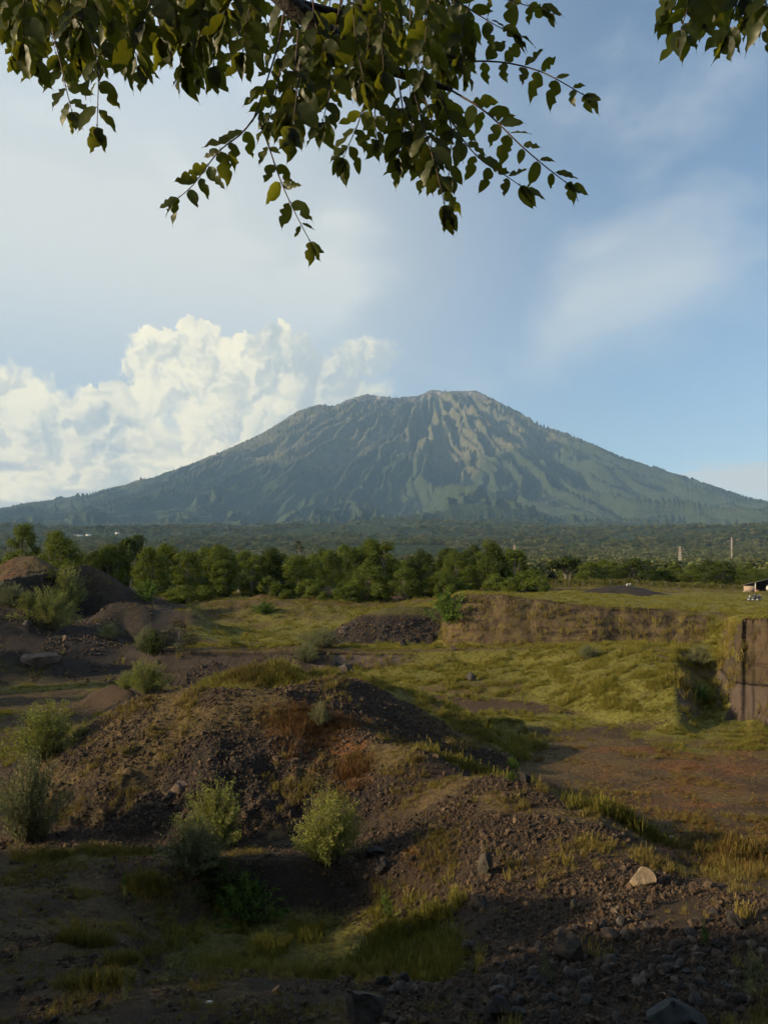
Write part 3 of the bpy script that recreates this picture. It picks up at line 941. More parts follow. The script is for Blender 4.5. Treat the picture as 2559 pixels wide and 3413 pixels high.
ratio = np.ones_like(mcols)
for _ in range(4):
    Zc = MZ * (1 + (ratio[None, :] - 1) * ridge_w(MD))
    ratio = ratio * blur(np.clip(want / (Zc / MD).max(axis=0), 0.7, 1.4), 26)
MZ = MZ * (1 + (ratio[None, :] - 1) * ridge_w(MD))
fine = np.ones_like(mcols)                     # the last notches, only along the crest itself
crest = sstep(9800, 10900, MD)
for _ in range(3):
    Zc = MZ * (1 + (fine[None, :] - 1) * crest)
    fine = fine * blur(np.clip(want / (Zc / MD).max(axis=0), 0.9, 1.1), 5)
MZ = MZ * (1 + (fine[None, :] - 1) * crest)
msx, msy = grid_slope(MX, MD, MZ)
mr = np.hypot(MX - SX, MD - SY)
curv = np.gradient(np.gradient(MZ, axis=1), axis=1)
nf = fbm(MX / 700, MD / 700, 4, 95)
forest = 0.08 + sstep(1600, 900, MZ + 420 * nf) + 0.75 * sstep(0, 2600, MX - SX) * sstep(2500, 1500, MZ + 250 * nf) + 0.2 * sstep(1900, 1300, MZ)
bare = sstep(2350, 2750, MZ + 220 * nf)
scar = np.maximum(0, fbm(MX / 90, MD / 260, 3, 96)) * sstep(2450, 2700, MZ) * 1.15
MATT = np.dstack([np.clip(forest, 0, 1), np.clip(bare, 0, 1), np.clip(scar, 0, 1), np.ones_like(MZ)])
grid_object('mountain', None, MX, MD, MZ, None, mountain_material(), dict(mM=MATT))


def far_ground(x, y):
    px = CX + F * x / y
    r = np.interp(px, mcols, ratio)
    return mountain_height(x, y) * (1 + (r - 1) * ridge_w(y))


# ------------------------------------------------------------------ air between here and the mountain
hz = Geo()
hz.box(-17000, 17000, -900, 13600, -16, 2960)
hm, ht, hout = material('haze_air')
pv = ht.add('ShaderNodeVolumePrincipled')
pv.inputs['Color'].default_value = (0.42, 0.68, 1.0, 1)
pv.inputs['Density'].default_value = 4.5e-5
pv.inputs['Anisotropy'].default_value = 0.0
ht.l.new(pv.outputs[0], hout.inputs['Volume'])
haze = new_obj('haze', hz.mesh('haze'), hm)
haze['kind'] = 'stuff'


# ------------------------------------------------------------------ scattering
def scatter(name, protos, pts, rots, scl, tint, idx):
    me = bpy.data.meshes.new(name)
    me.vertices.add(len(pts))
    me.vertices.foreach_set('co', np.asarray(pts, np.float32).ravel())
    set_attr(me, 'rot', rots, 'FLOAT_VECTOR')
    set_attr(me, 'scl', scl, 'FLOAT_VECTOR')
    set_attr(me, 'idx', idx, 'INT')
    set_attr(me, 'tint', np.concatenate([tint, np.ones((len(pts), 1))], 1), 'FLOAT_COLOR')
    c = bpy.data.collections.new(name + '_kinds')
    for i, p in enumerate(protos):
        p.name = f'{name}_kind_{i:02d}'
        c.objects.link(p)
    g = bpy.data.node_groups.new(name + '_scatter', 'GeometryNodeTree')
    g.interface.new_socket('Geometry', in_out='INPUT', socket_type='NodeSocketGeometry')
    g.interface.new_socket('Geometry', in_out='OUTPUT', socket_type='NodeSocketGeometry')
    N = g.nodes
    gi = N.new('NodeGroupInput'); go = N.new('NodeGroupOutput')
    m2p = N.new('GeometryNodeMeshToPoints')
    ci = N.new('GeometryNodeCollectionInfo')
    ci.inputs['Collection'].default_value = c
    ci.inputs['Separate Children'].default_value = True
    ci.inputs['Reset Children'].default_value = True
    iop = N.new('GeometryNodeInstanceOnPoints')
    iop.inputs['Pick Instance'].default_value = True

    def named(nm, dt):
        a = N.new('GeometryNodeInputNamedAttribute'); a.data_type = dt
        a.inputs['Name'].default_value = nm
        return a.outputs[0]
    L = g.links
    L.new(gi.outputs[0], m2p.inputs[0])
    L.new(m2p.outputs[0], iop.inputs['Points'])
    L.new(ci.outputs[0], iop.inputs['Instance'])
    L.new(named('idx', 'INT'), iop.inputs['Instance Index'])
    e2r = N.new('FunctionNodeEulerToRotation')
    L.new(named('rot', 'FLOAT_VECTOR'), e2r.inputs[0])
    L.new(e2r.outputs[0], iop.inputs['Rotation'])
    L.new(named('scl', 'FLOAT_VECTOR'), iop.inputs['Scale'])
    L.new(iop.outputs[0], go.inputs[0])
    o = new_obj(name, me)
    md = o.modifiers.new('scatter', 'NODES'); md.node_group = g
    o['kind'] = 'stuff'
    return o


def loose(me, mat):
    me.materials.append(mat)
    return bpy.data.objects.new(me.name, me)


# ------------------------------------------------------------------ stones
def rock_mesh(name, seed, sub=2, cuts=9, rough=0.10, flat=(1, 1, 1)):
    """broken lava stone: a ball cut by planes, then roughened"""
    r = random.Random(seed)
    bm = bmesh.new()
    bmesh.ops.create_icosphere(bm, subdivisions=sub, radius=1.0)
    pl = []
    for _ in range(cuts):
        n = Vector((r.gauss(0, 1), r.gauss(0, 1), r.gauss(0, 1))).normalized()
        pl.append((n, r.uniform(0.44, 0.84)))
    for v in bm.verts:
        c = v.co.copy()
        for n, d in pl:
            k = c.dot(n) - d
            if k > 0:
                c -= n * k * 0.92
        nn = v.co
        c *= 1 + rough * float(vnoise(np.array([nn.x * 2.3 + nn.z * 1.7 + seed]), np.array([nn.y * 2.3 - nn.z + seed * 0.37]), seed)[0])
        v.co = Vector((c.x * flat[0], c.y * flat[1], c.z * flat[2]))
    me = bpy.data.meshes.new(name)
    bm.to_mesh(me); bm.free()
    if sub >= 3:
        me.polygons.foreach_set('use_smooth', np.ones(len(me.polygons), bool))
        try:
            me.set_sharp_from_angle(angle=math.radians(24))
        except Exception:
            pass
    return me


STONE = instanced_material('lava_stone', bump=True)
rocks = [loose(rock_mesh(f'r{i}', 100 + i, 1, 5, 0.12, (1.0, random.uniform(.7, .95), random.uniform(.55, .85))), STONE) for i in range(9)]


def sample_zone(n, d0, d1, pxa=-25, pxb=792):
    """random ground points in the field of view, evenly spread by area"""
    d = np.sqrt(RNG.uniform(d0 ** 2, d1 ** 2, n))
    px = RNG.uniform(pxa, pxb, n)
    return (px - CX) / F * d, d


def full_cover(x, y):
    z, own = terrain(x, y, True)
    s = slope_of(x, y)
    return z, own, s, cover(x, y, z, own, s)


gx, gy, gz, gs, gt = [], [], [], [], []
for (n, d0, d1, s0, s1, thr) in [(165000, 13.5, 34, 0.018, 0.10, 0.42), (84000, 30, 48, 0.03, 0.115, 0.42), (8000, 13.5, 48, 0.10, 0.22, 0.35), (20000, 78, 126, 0.13, 0.34, 0.5), (5000, 46, 80, 0.08, 0.22, 0.5)]:
    x, y = sample_zone(n, d0, d1)
    z, own, s, cv = full_cover(x, y)
    keep = RNG.uniform(0, 1, n) < sstep(thr - 0.25, thr + 0.35, cv['grav'])
    keep &= ~((cv['cliff'] > 0.5) & (y > 60))
    x, y, z = x[keep], y[keep], z[keep]
    sc = s0 + (s1 - s0) * RNG.beta(1.1, 3.6, len(x))
    g = RNG.uniform(0.45, 1.25, (len(x), 1))
    warm = RNG.uniform(0, 1, (len(x), 1))
    t = g * ((1 - warm) * np.array([[0.054, 0.040, 0.030]]) + warm * np.array([[0.084, 0.053, 0.031]]))
    pale = RNG.uniform(0, 1, len(x)) < 0.035
    t[pale] = t[pale] * 2.0
    gx.append(x); gy.append(y); gz.append(z + sc * 0.25); gs.append(sc); gt.append(t)
gx, gy, gz, gs = map(np.concatenate, (gx, gy, gz, gs)); gt = np.concatenate(gt)
n = len(gx)
sc3 = gs[:, None] * RNG.uniform(0.8, 1.25, (n, 3))
gravel = scatter('gravel', rocks, np.stack([gx, gy, gz], 1), RNG.uniform(0, 6.28, (n, 3)), sc3, gt, RNG.integers(0, len(rocks), n))
gravel['label'] = 'dark volcanic gravel lying over the mounds'
gravel['category'] = 'gravel'
print('gravel', n)

# boulders one can point at: (px, py of the foot, width px, height px, tone, label)
TAN, GREY, DARK, BLUE, PINK = (0.30, 0.22, 0.14), (0.064, 0.053, 0.044), (0.034, 0.029, 0.026), (0.050, 0.053, 0.050), (0.13, 0.090, 0.066)
BOULD = [
    (643, 887, 26, 19, TAN, 'pale tan boulder on the sunlit gravel, the brightest stone around'),
    (486, 876, 15, 27, GREY, 'grey stone slab leaning on the gravel slope above the grass strip'),
    (573, 966, 30, 34, GREY, 'big upright grey block with vertical streaks in the shaded gravel'),
    (362, 1023, 42, 33, GREY, 'rounded dark grey boulder at the lower rim of the grassy hollow'),
    (682, 1034, 62, 34, BLUE, 'broad blue-grey slab in the shaded gravel at the lower picture edge'),
    (500, 1030, 30, 24, DARK, 'dark rounded boulder in the gravel between the round boulder and the slab'),
    (178, 797, 21, 15, PINK, 'reddish boulder at the dark foot of the big gravel mound'),
    (168, 799, 8, 8, GREY, 'small stone tucked against the reddish boulder below the gravel mound'),
    (32, 668, 34, 15, PINK, 'large pale brown boulder half buried in the dark left bank'),
    (327, 664, 10, 12, PINK, 'light upright rock on the crest behind the big gravel mound'),
    (346, 674, 16, 11, GREY, 'flat-topped grey rock on the crest behind the big gravel mound'),
    (337, 669, 8, 8, DARK, 'dark stone between the two rocks on the mound crest'),
    (471, 681, 11, 9, GREY, 'dark grey rock on the green slope below the bench'),
    (524, 784, 12, 13, DARK, 'black jagged lump of lava on the gravel ridge beside a green weed'),
    (381, 876, 17, 18, DARK, 'dark boulder on the gravel above the shaded grass hollow'),
    (374, 858, 21, 11, DARK, 'dark tilted slab on the gravel beside the round green bush'),
    (478, 910, 16, 16, GREY, 'grey rounded rock at the top of the shaded gravel slope'),
    (612, 940, 18, 11, PINK, 'pale flat slab lying just behind the upright grey block'),
    (574, 912, 10, 12, GREY, 'angular grey stone standing among small gravel'),
    (466, 953, 14, 13, GREY, 'dark stone at the end of the long grass strip'),
    (700, 972, 12, 10, GREY, 'grey stone beside the fern in the shaded gravel'),
    (735, 930, 20, 18, DARK, 'dark boulder under the pale stones by the picture edge'),
    (403, 646, 8, 7, DARK, 'black rock at the foot of the cobble heap'),
    (156, 667, 9, 8, GREY, 'pale grey stone below the dark round shrub'),
    (64, 641, 5, 6, PINK, 'small pale stone near the top of the dark left bank'),
    (27, 626, 9, 6, GREY, 'small grey stone high on the dark left bank'),
    (342, 632, 9, 6, PINK, 'pale stone in the grass beside the cobble heap'),
    (452, 650, 6, 5, PINK, 'light stone on the grass bench near the cliff foot'),
    (246, 671, 9, 8, DARK, 'dark rock at the edge of the low dark step'),
]


def boulder_material(name, col):
    m, t, out = material(name)
    co = t.add('ShaderNodeTexCoord').outputs['Object']
    n1 = t.noise(co, 1.6, 6, 0.65); n2 = t.noise(co, 9.0, 5, 0.6)
    c = t.mix(t.step(n1, 0.3, 0.7), tuple(v * 0.62 for v in col), tuple(v * 1.2 for v in col))
    c = t.mix(t.step(n2, 0.6, 0.72, 0, 0.6), c, tuple(v * 0.5 for v in col))
    b = t.add('ShaderNodeBsdfPrincipled'); t.put(b.inputs['Base Color'], c)
    b.inputs['Roughness'].default_value = 0.85; b.inputs['Specular IOR Level'].default_value = 0.25
    bp = t.add('ShaderNodeBump'); bp.inputs['Strength'].default_value = 0.7; bp.inputs['Distance'].default_value = 0.12
    t.put(bp.inputs['Height'], t.math('ADD', n1, t.math('MULTIPLY', n2, 0.5))); t.l.new(bp.outputs[0], b.inputs['Normal'])
    t.l.new(b.outputs[0], out.inputs[0])
    return m


_bm = {c: boulder_material('boulder_stone', c) for c in (TAN, GREY, DARK, BLUE, PINK)}
for i, (px, py, w, h, tone, lb) in enumerate(BOULD):
    if py > 1024:
        x, y, z = ground_at(px, 14.9 if px < 600 else 14.2)
    else:
        x, y, z = hit(px, py)
    s = y / F
    me = rock_mesh('boulder', 300 + i * 7, 4, 7 if tone is TAN else 16, 0.08 if tone is TAN else 0.16)
    co = np.empty(len(me.vertices) * 3, np.float32); me.vertices.foreach_get('co', co); co = co.reshape(-1, 3)
    ext = co.max(0) - co.min(0)
    W_, H_ = w * s, h * s * 1.25
    co = co * np.array([W_ / ext[0], W_ * 0.85 / ext[1], H_ / ext[2]])
    co[:, 2] -= co[:, 2].min() + 0.28 * H_
    me.vertices.foreach_set('co', co.ravel()); me.update()
    o = new_obj('boulder', me, _bm[tone], loc=(x, y + W_ * 0.3, z))
    tag(o, lb, 'boulder')

# single larger cobbles that show on the near gravel
cob = [mesh for mesh in (rock_mesh(f'cobble_{i}', 500 + i, 2, 9, 0.1, (1, .85, .7)) for i in range(6))]
cobm = [boulder_material('cobble_stone', c) for c in ((0.085, 0.073, 0.063), (0.13, 0.097, 0.074), (0.05, 0.044, 0.04))]
k = 0
x, y = sample_zone(6000, 14.5, 36, 380, 767)
z, own, s, cv = full_cover(x, y)
ok = np.where(cv['grav'] > 0.6)[0]
score = -y[ok] + RNG.uniform(-12, 12, len(ok))
for j in ok[np.argsort(-score)][:120]:
    me = cob[k % 6]
    if k >= 6:
        o = bpy.data.objects.new('cobble', me); COL.objects.link(o)
    else:
        o = new_obj('cobble', me, cobm[k % 3])
    sc = float(RNG.uniform(0.10, 0.20))
    o.location = (x[j], y[j], z[j] + 0.35 * sc)
    o.scale = (sc * 1.1, sc, sc * 0.9)
    o.rotation_euler = tuple(RNG.uniform(0, 6.28, 3))
    tag(o, 'angular dark grey cobble lying loose on the near gravel', 'stone', 'larger cobbles on the near gravel slope')
    k += 1

# ------------------------------------------------------------------ grasses
GRASSM = instanced_material('grass_blades', 0.3)


def tuft(name, seed, blades, h, spread, w, lean=0.5, heads=0.0):
    r = random.Random(seed)
    g = Geo()
    for _ in range(blades):
        a = r.uniform(0, 6.283)
        rad = spread * math.sqrt(r.random())
        bx_, by_ = rad * math.cos(a), rad * math.sin(a)
        hh = h * r.uniform(0.55, 1.1)
        da = a + r.gauss(0, 0.8)
        ln = lean * hh * r.uniform(0.2, 1.0)
        ww = w * r.uniform(0.7, 1.2)
        px_, py_ = -math.sin(da) * ww, math.cos(da) * ww
        mx, my = bx_ + math.cos(da) * ln * 0.35, by_ + math.sin(da) * ln * 0.35
        tx, ty = bx_ + math.cos(da) * ln, by_ + math.sin(da) * ln
        v = [(bx_ - px_, by_ - py_, -0.04), (bx_ + px_, by_ + py_, -0.04), (mx + px_ * .8, my + py_ * .8, hh * .62), (mx - px_ * .8, my - py_ * .8, hh * .62), (tx, ty, hh)]
        g.add(v, [(0, 1, 2, 3), (3, 2, 4)])
        if r.random() < heads:
            q = ww * 1.6
            g.add([(tx - q, ty, hh * .9), (tx + q, ty, hh * .9), (tx + q * .4, ty, hh * 1.25), (tx - q * .4, ty, hh * 1.25)], [(0, 1, 2, 3)])
    return g.mesh(name)


tufts = [loose(tuft(f't{i}', 700 + i, 26, 1.0, 0.38, 0.020, 0.55, 0.25 if i % 2 else 0), GRASSM) for i in range(6)]          # tall, near
mats_ = [loose(tuft(f'm{i}', 720 + i, 34, 0.42, 0.62, 0.030, 0.9), GRASSM) for i in range(5)]                                # low mat
KINDS_G = tufts + mats_

G = dict(x=[], y=[], z=[], s=[], t=[], i=[])
D = dict(x=[], y=[], z=[], s=[], t=[], i=[])


def put(B, x, y, z, s, t, i):
    B['x'].append(x); B['y'].append(y); B['z'].append(z); B['s'].append(s); B['t'].append(t); B['i'].append(i)


def tint_mix(n, cols_, lo=0.75, hi=1.25):
    w = RNG.dirichlet(np.full(len(cols_), 0.7), n)
    return (w @ np.array(cols_)) * RNG.uniform(lo, hi, (n, 1))


GREEN = [(0.125, 0.130, 0.021), (0.185, 0.175, 0.032), (0.085, 0.098, 0.019)]
OLIVE = [(0.22, 0.188, 0.042), (0.16, 0.142, 0.030), (0.27, 0.22, 0.066)]
DRYC = [(0.155, 0.108, 0.046), (0.105, 0.070, 0.031), (0.20, 0.15, 0.068)]
RUSTC = [(0.19, 0.095, 0.040), (0.13, 0.070, 0.034), (0.23, 0.145, 0.062)]
for (n, d0, d1, hs) in [(46000, 13.5, 36, 0.30), (52000, 34, 66, 0.30), (76000, 62, 100, 0.25), (36000, 94, 136, 0.30), (42000, 92, 200, 0.30), (9000, 180, 240, 0.6)]:
    x, y = sample_zone(n, d0, d1, -25, 792)
    z, own, s, cv = full_cover(x, y)
    u = RNG.uniform(0, 1, n)
    clump = sstep(-0.25, 0.45, fbm(x / 1.3, y / 1.3, 3, 801))
    pg = np.clip(cv['green'], 0, 1) * (0.35 + 0.65 * clump)
    pd = np.clip(cv['dry'], 0, 1) * (0.25 + 0.75 * clump) * 0.8
    pr = np.clip(cv['rust'], 0, 1) * (0.3 + 0.7 * clump)
    pc = cv['cliff'] * 0.07 * (y > 60) * (1 - cv['dark'])
    grass_h = hs * (0.45 + 0.9 * clump) * RNG.uniform(0.6, 1.3, n)
    grass_h = np.where((cv['px'] < 400) & (y < 34), grass_h * 0.55, grass_h)
    short = (cv['plateau'] > 0.5) | (cv['floorR'] > 0.5) | (cv['floorL'] > 0.5)
    grass_h = np.where(short, grass_h * 0.62, grass_h)
    m = u < pg
    k = m.sum()
    tg = tint_mix(k, GREEN + OLIVE)
    shady = ((cv['px'][m] < 380) & (y[m] < 36))[:, None]
    put(G, x[m], y[m], z[m], grass_h[m] * np.where(tg[:, 0] > 0, 1.25, 1.0), tg, np.where(RNG.uniform(0, 1, k) < np.where(short[m], 0.25, 0.62), RNG.integers(0, 6, k), RNG.integers(6, 11, k)))
    m = (u >= pg) & (u < pg + pd)
    k = m.sum()
    put(D, x[m], y[m], z[m], grass_h[m] * 0.85, tint_mix(k, DRYC + OLIVE), np.where(RNG.uniform(0, 1, k) < 0.5, RNG.integers(0, 6, k), RNG.integers(6, 11, k)))
    m = RNG.uniform(0, 1, n) < pr
    k = m.sum()
    put(D, x[m], y[m], z[m], grass_h[m] * 0.8, tint_mix(k, RUSTC), np.where(RNG.uniform(0, 1, k) < 0.45, RNG.integers(0, 6, k), RNG.integers(6, 11, k)))
    m = RNG.uniform(0, 1, n) < pc
    k = m.sum()
    put(D, x[m], y[m], z[m], np.full(k, 0.75) * RNG.uniform(0.6, 1.3, k), tint_mix(k, OLIVE + DRYC[:1]), RNG.integers(0, 6, k))
# standing tall clumps that read one by one from here, in bands: yellow-green strips and tufts
for (px, d, rx, ry, n, h, colset, B) in [(470, 39.2, 2.4, 1.2, 700, 0.85, OLIVE, G), (496, 38.6, 2.2, 1.0, 600, 0.95, GREEN + OLIVE, G), (617, 31.2, 1.6, 0.7, 340, 0.75, GREEN + OLIVE, G), (256, 49.8, 2.6, 1.0, 700, 0.5, OLIVE + DRYC, G), (280, 49.6, 1.6, 0.8, 400, 0.55, OLIVE + GREEN, G),
                                         (420, 20.5, 0.9, 1.7, 480, 0.55, GREEN + OLIVE, G), (395, 23, 1.2, 2.0, 420, 0.55, GREEN, G), (370, 20, 1.6, 0.6, 300, 0.45, OLIVE, G), (436, 29, 0.9, 1.8, 260, 0.28, OLIVE + DRYC, D), (40, 30, 0.9, .35, 130, 0.5, OLIVE, G), (115, 30.6, 1.6, .5, 260, 0.35, OLIVE, G),
                                         (145, 27.2, 0.7, .35, 120, 0.55, OLIVE, G), (75, 21.5, 0.35, .3, 60, 0.5, OLIVE, G), (95, 21.2, 0.4, .3, 70, 0.5, OLIVE, G), (100, 17.6, 0.7, .3, 110, 0.45, OLIVE, G), (125, 19.6, 0.5, .3, 60, 0.4, OLIVE, G),
                                         (322, 40.6, 1.9, 0.9, 260, 0.42, RUSTC, D), (300, 39.6, 1.9, 1.3, 260, 0.40, RUSTC, D), (352, 37.0, 0.8, 0.8, 170, 0.5, RUSTC, D), (738, 31, 1.2, 1.2, 260, 0.6, RUSTC + OLIVE, D), (575, 37, 1.8, 0.6, 240, 0.5, RUSTC + OLIVE, D), (740, 27.5, 1.2, 1.8, 420, 0.5, OLIVE + RUSTC, D)]:
    x = (px - CX) / F * d + RNG.normal(0, 0.5, n) * rx
    y = d + RNG.normal(0, 0.5, n) * ry
    put(B, x, y, terrain(x, y), 0.78 * h * RNG.uniform(0.4, 1.15, n), tint_mix(n, colset, 0.55, 1.0), RNG.integers(0, 6, n))
for B, nm in ((G, 'green_grass'), (D, 'dry_grass')):
    x, y, z, s, i = (np.concatenate(B[q]) for q in 'xyzsi')
    t = np.concatenate(B['t'])
    n = len(x)
    rot = np.stack([RNG.normal(0, 0.08, n), RNG.normal(0, 0.08, n), RNG.uniform(0, 6.28, n)], 1)
    s3 = np.stack([s * RNG.uniform(0.8, 1.3, n), s * RNG.uniform(0.8, 1.3, n), s], 1)
    protos = KINDS_G if nm == 'green_grass' else [bpy.data.objects.new(o.name, o.data) for o in KINDS_G]
    o = scatter(nm, protos, np.stack([x, y, z], 1), rot, s3, t, i)
    o['label'] = 'green and olive grass growing over the quarry' if nm == 'green_grass' else 'dry tan and rusty grass on mounds and floor'
    o['category'] = 'grass'
    print(nm, n)


# ------------------------------------------------------------------ trees
BARK = plain('bark', (0.17, 0.14, 0.11), 0.9, 0.4, 3.0, bump=0.6)
LEAF_A = leaf_material('tree_leaves', (0.038, 0.062, 0.014), (0.135, 0.158, 0.032), (0.19, 0.22, 0.03), tfac=0.32)
LEAF_D = leaf_material('dark_tree_leaves', (0.026, 0.040, 0.012), (0.075, 0.092, 0.022), (0.07, 0.10, 0.02), tfac=0.25)
LEAF_G = leaf_material('greyish_tree_leaves', (0.050, 0.052, 0.028), (0.115, 0.105, 0.060), (0.10, 0.10, 0.04), tfac=0.22)


def leaf_cloud(cent, rad, n, size, rng, up=0.25, aspect=0.55):
    """n bent leaf faces spread through clumps; returns verts, faces"""
    cent = np.asarray(cent); rad = np.asarray(rad)
    k = rng.choice(len(cent), n, p=(rad.mean(1) ** 2) / (rad.mean(1) ** 2).sum())
    v = rng.normal(0, 1, (n, 3)); v /= np.linalg.norm(v, axis=1, keepdims=True)
    rr = np.where(rng.uniform(0, 1, (n, 1)) < 0.75, rng.uniform(0.45, 1.04, (n, 1)) ** 0.6, rng.uniform(0.9, 1.45, (n, 1)))
    p = cent[k] + v * rr * rad[k]
    nrm = v + rng.normal(0, 0.55, (n, 3)) + np.array([0, 0, up]); nrm /= np.linalg.norm(nrm, axis=1, keepdims=True)
    t = np.cross(nrm, rng.normal(0, 1, (n, 3))); t /= np.linalg.norm(t, axis=1, keepdims=True)
    b = np.cross(nrm, t)
    s = size * rng.uniform(0.6, 1.3, (n, 1))
    a0 = p - t * s; a1 = p + b * s * aspect + nrm * s * 0.15; a2 = p + t * s; a3 = p - b * s * aspect + nrm * s * 0.15
    V = np.stack([a0, a1, a2, a3], 1).reshape(-1, 3)
    Fc = np.arange(n * 4).reshape(n, 4)
    return V, Fc


def limb_path(a, b, rng, bend=0.12, n=5):
    a, b = np.asarray(a, float), np.asarray(b, float)
    t = np.linspace(0, 1, n)[:, None]
    off = rng.normal(0, bend * np.linalg.norm(b - a), (1, 3))
    return a * (1 - t) + b * t + off * (t * (1 - t)) * 2


def tree_meshes(seed, h, w, clumps, leaves, size, style='round'):
    rng = np.random.default_rng(seed)
    cent, rad = [], []
    for i in range(clumps):
        u = (i + 0.5) / clumps
        zz = h * (0.13 + 0.83 * u) if style != 'flat' else h * (0.62 + 0.32 * u)
        prof = {'round': math.sin(math.pi * min(1, 0.16 + 0.84 * u) ** 0.9) ** 0.6, 'tall': 0.35 + 0.65 * math.sin(math.pi * (0.1 + 0.84 * u)), 'flat': 1.0 - 0.5 * u, 'low': math.cos(u * 1.35) ** 0.5}[style]
        a = rng.uniform(0, 6.283)
        r = w * 0.5 * prof * math.sqrt(rng.uniform(0.15, 1.0)) * 0.82
        cent.append((r * math.cos(a), r * math.sin(a), zz))
        q = w * rng.uniform(0.07, 0.18)
        rad.append((q, q, q * rng.uniform(0.7, 1.1)))
    V, Fc = leaf_cloud(cent, rad, leaves, size, rng)
    crown = mesh_from('crown', V, Fc)
    g = Geo()
    lean = rng.normal(0, 0.03 * h, 2)
    top = np.array([lean[0], lean[1], h * 0.72])
    tr = limb_path((0, 0, -0.4), top, rng, 0.05, 7)
    r0 = h * 0.021
    g.tube(tr, np.linspace(r0, r0 * 0.3, 7), 7)
    for i in np.argsort(rng.uniform(0, 1, clumps))[:min(clumps, 11)]:
        c = np.array(cent[i])
        st = tr[1 + int(rng.integers(0, 4))]
        if st[2] > c[2]:
            st = tr[2]
        g.tube(limb_path(st, c, rng, 0.12, 5), np.linspace(r0 * 0.42, r0 * 0.10, 5), 5)
    return crown, g.mesh('trunk', True)


TREES = {}
for key, args, lm in [('round1', (1, 10, 8.2, 40, 9724, 0.168, 'round'), LEAF_A), ('round2', (2, 10, 7.2, 38, 9350, 0.161, 'round'), LEAF_A), ('round3', (3, 10, 9.0, 42, 10472, 0.176, 'round'), LEAF_A),
                      ('tall1', (4, 10, 5.0, 36, 8602, 0.148, 'tall'), LEAF_A), ('tall2', (5, 10, 5.6, 36, 8602, 0.148, 'tall'), LEAF_A), ('dark1', (6, 10, 9.2, 40, 9724, 0.183, 'round'), LEAF_D), ('dark2', (7, 10, 8.0, 20, 4800, 0.25, 'flat'), LEAF_D),
                      ('low1', (8, 10, 15, 20, 4800, 0.40, 'low'), LEAF_A), ('grey1', (9, 10, 7.6, 18, 2300, 0.20, 'round'), LEAF_G)]:
    c, t = tree_meshes(*args)
    c.materials.append(lm); t.materials.append(BARK)
    TREES[key] = (c, t)
TREE_SIZE = {'round1': 8.2, 'round2': 7.2, 'round3': 9.0, 'tall1': 5.0, 'tall2': 5.6, 'dark1': 9.2, 'dark2': 8.0, 'low1': 15, 'grey1': 7.6}


def plant_tree(key, loc, h, w, rz, label, group=None, name='tree', cat='tree'):
    s = (w / TREE_SIZE[key], w / TREE_SIZE[key], h / 10.0)
    root = thing(name, label, cat, loc, rz, group, s)
    c, t = TREES[key]
    new_obj('crown', c, parent=root)
    new_obj('trunk', t, parent=root)
    return root


# the ones that can be told apart: (kind, px, py of the top, crown width px, distance, label)
FRONT_TREES = [
    ('tall1', 24, 523, 33, 168, 'tall bright tree rising above the reddish mound'),
    ('round3', 60, 532, 52, 160, 'broad leafy tree just beside the tallest tree on the left'),
    ('round1', 108, 545, 46, 165, 'bushy green tree behind the top of the dark cut bank'),
    ('dark2', 131, 536, 36, 235, 'dark flat-topped tree standing above the canopy behind the cut bank'),
    ('round2', 150, 549, 42, 158, 'green tree where the grassy crest of the cut bank drops'),
    ('tall2', 186, 552, 34, 142, 'tall sunlit tree at the front of the wood beside the dry mound'),
    ('tall1', 222, 559, 30, 142, 'slender sunlit tree left of its near twin at the front of the wood'),
    ('tall2', 250, 557, 31, 143, 'slender sunlit tree right of its near twin at the front of the wood'),
    ('round1', 300, 556, 52, 150, 'wide tree with hanging foliage left of the low brown mound'),
    ('round3', 368, 566, 46, 140, 'low spreading bright green tree right of the low brown mound'),
    ('round2', 405, 569, 42, 138, 'round green tree behind the dark cobble heap'),
    ('round1', 440, 572, 36, 138, 'round green tree just left of the cliff end'),
    ('round2', 330, 552, 40, 175, 'upright tree behind the low brown mound'),
    ('dark1', 272, 550, 44, 185, 'dark green tree in the second row above the slender twins'),
    ('round1', 205, 548, 42, 180, 'leafy tree in the second row above the slender twins'),
    ('round3', 470, 566, 44, 165, 'green tree behind the near end of the plateau'),
    ('round2', 500, 568, 40, 160, 'green tree at the forest edge beyond the plateau grass'),
    ('round1', 530, 570, 44, 155, 'bushy tree beside the dark spoil at the plateau edge'),
    ('dark1', 452, 552, 40, 230, 'taller dark tree with a pale bare limb above the middle of the wood'),
    ('dark2', 565, 557, 44, 250, 'dark domed tree standing highest behind the hedge'),
    ('round2', 590, 563, 34, 240, 'lighter green tree behind the hedge next to the dark domed tree'),
    ('round3', 610, 562, 36, 250, 'green tree behind the hedge near the middle of its length'),
    ('dark1', 634, 560, 42, 245, 'rounded dark tree behind the hedge left of the lattice mast'),
    ('round2', 662, 570, 36, 250, 'low green tree behind the hedge below the lattice mast'),
    ('round1', 690, 572, 40, 245, 'low green tree behind the hedge right of the lattice mast'),
    ('dark1', 722, 563, 46, 235, 'big tree behind the hedge left of the shed'),
    ('round3', 750, 569, 36, 230, 'olive tree just behind the shed roof'),
    ('dark1', 708, 561, 26, 260, 'tree whose dark tip shows above the big tree by the shed'),
]
for i, (key, px, py, w, d, lb) in enumerate(FRONT_TREES):
    x, y, z = ground_at(px, d)
    h = (HY - py) / F * d - z
    plant_tree(key, (x, y, z), h, w / F * d, (i * 2.4) % 6.28, lb)
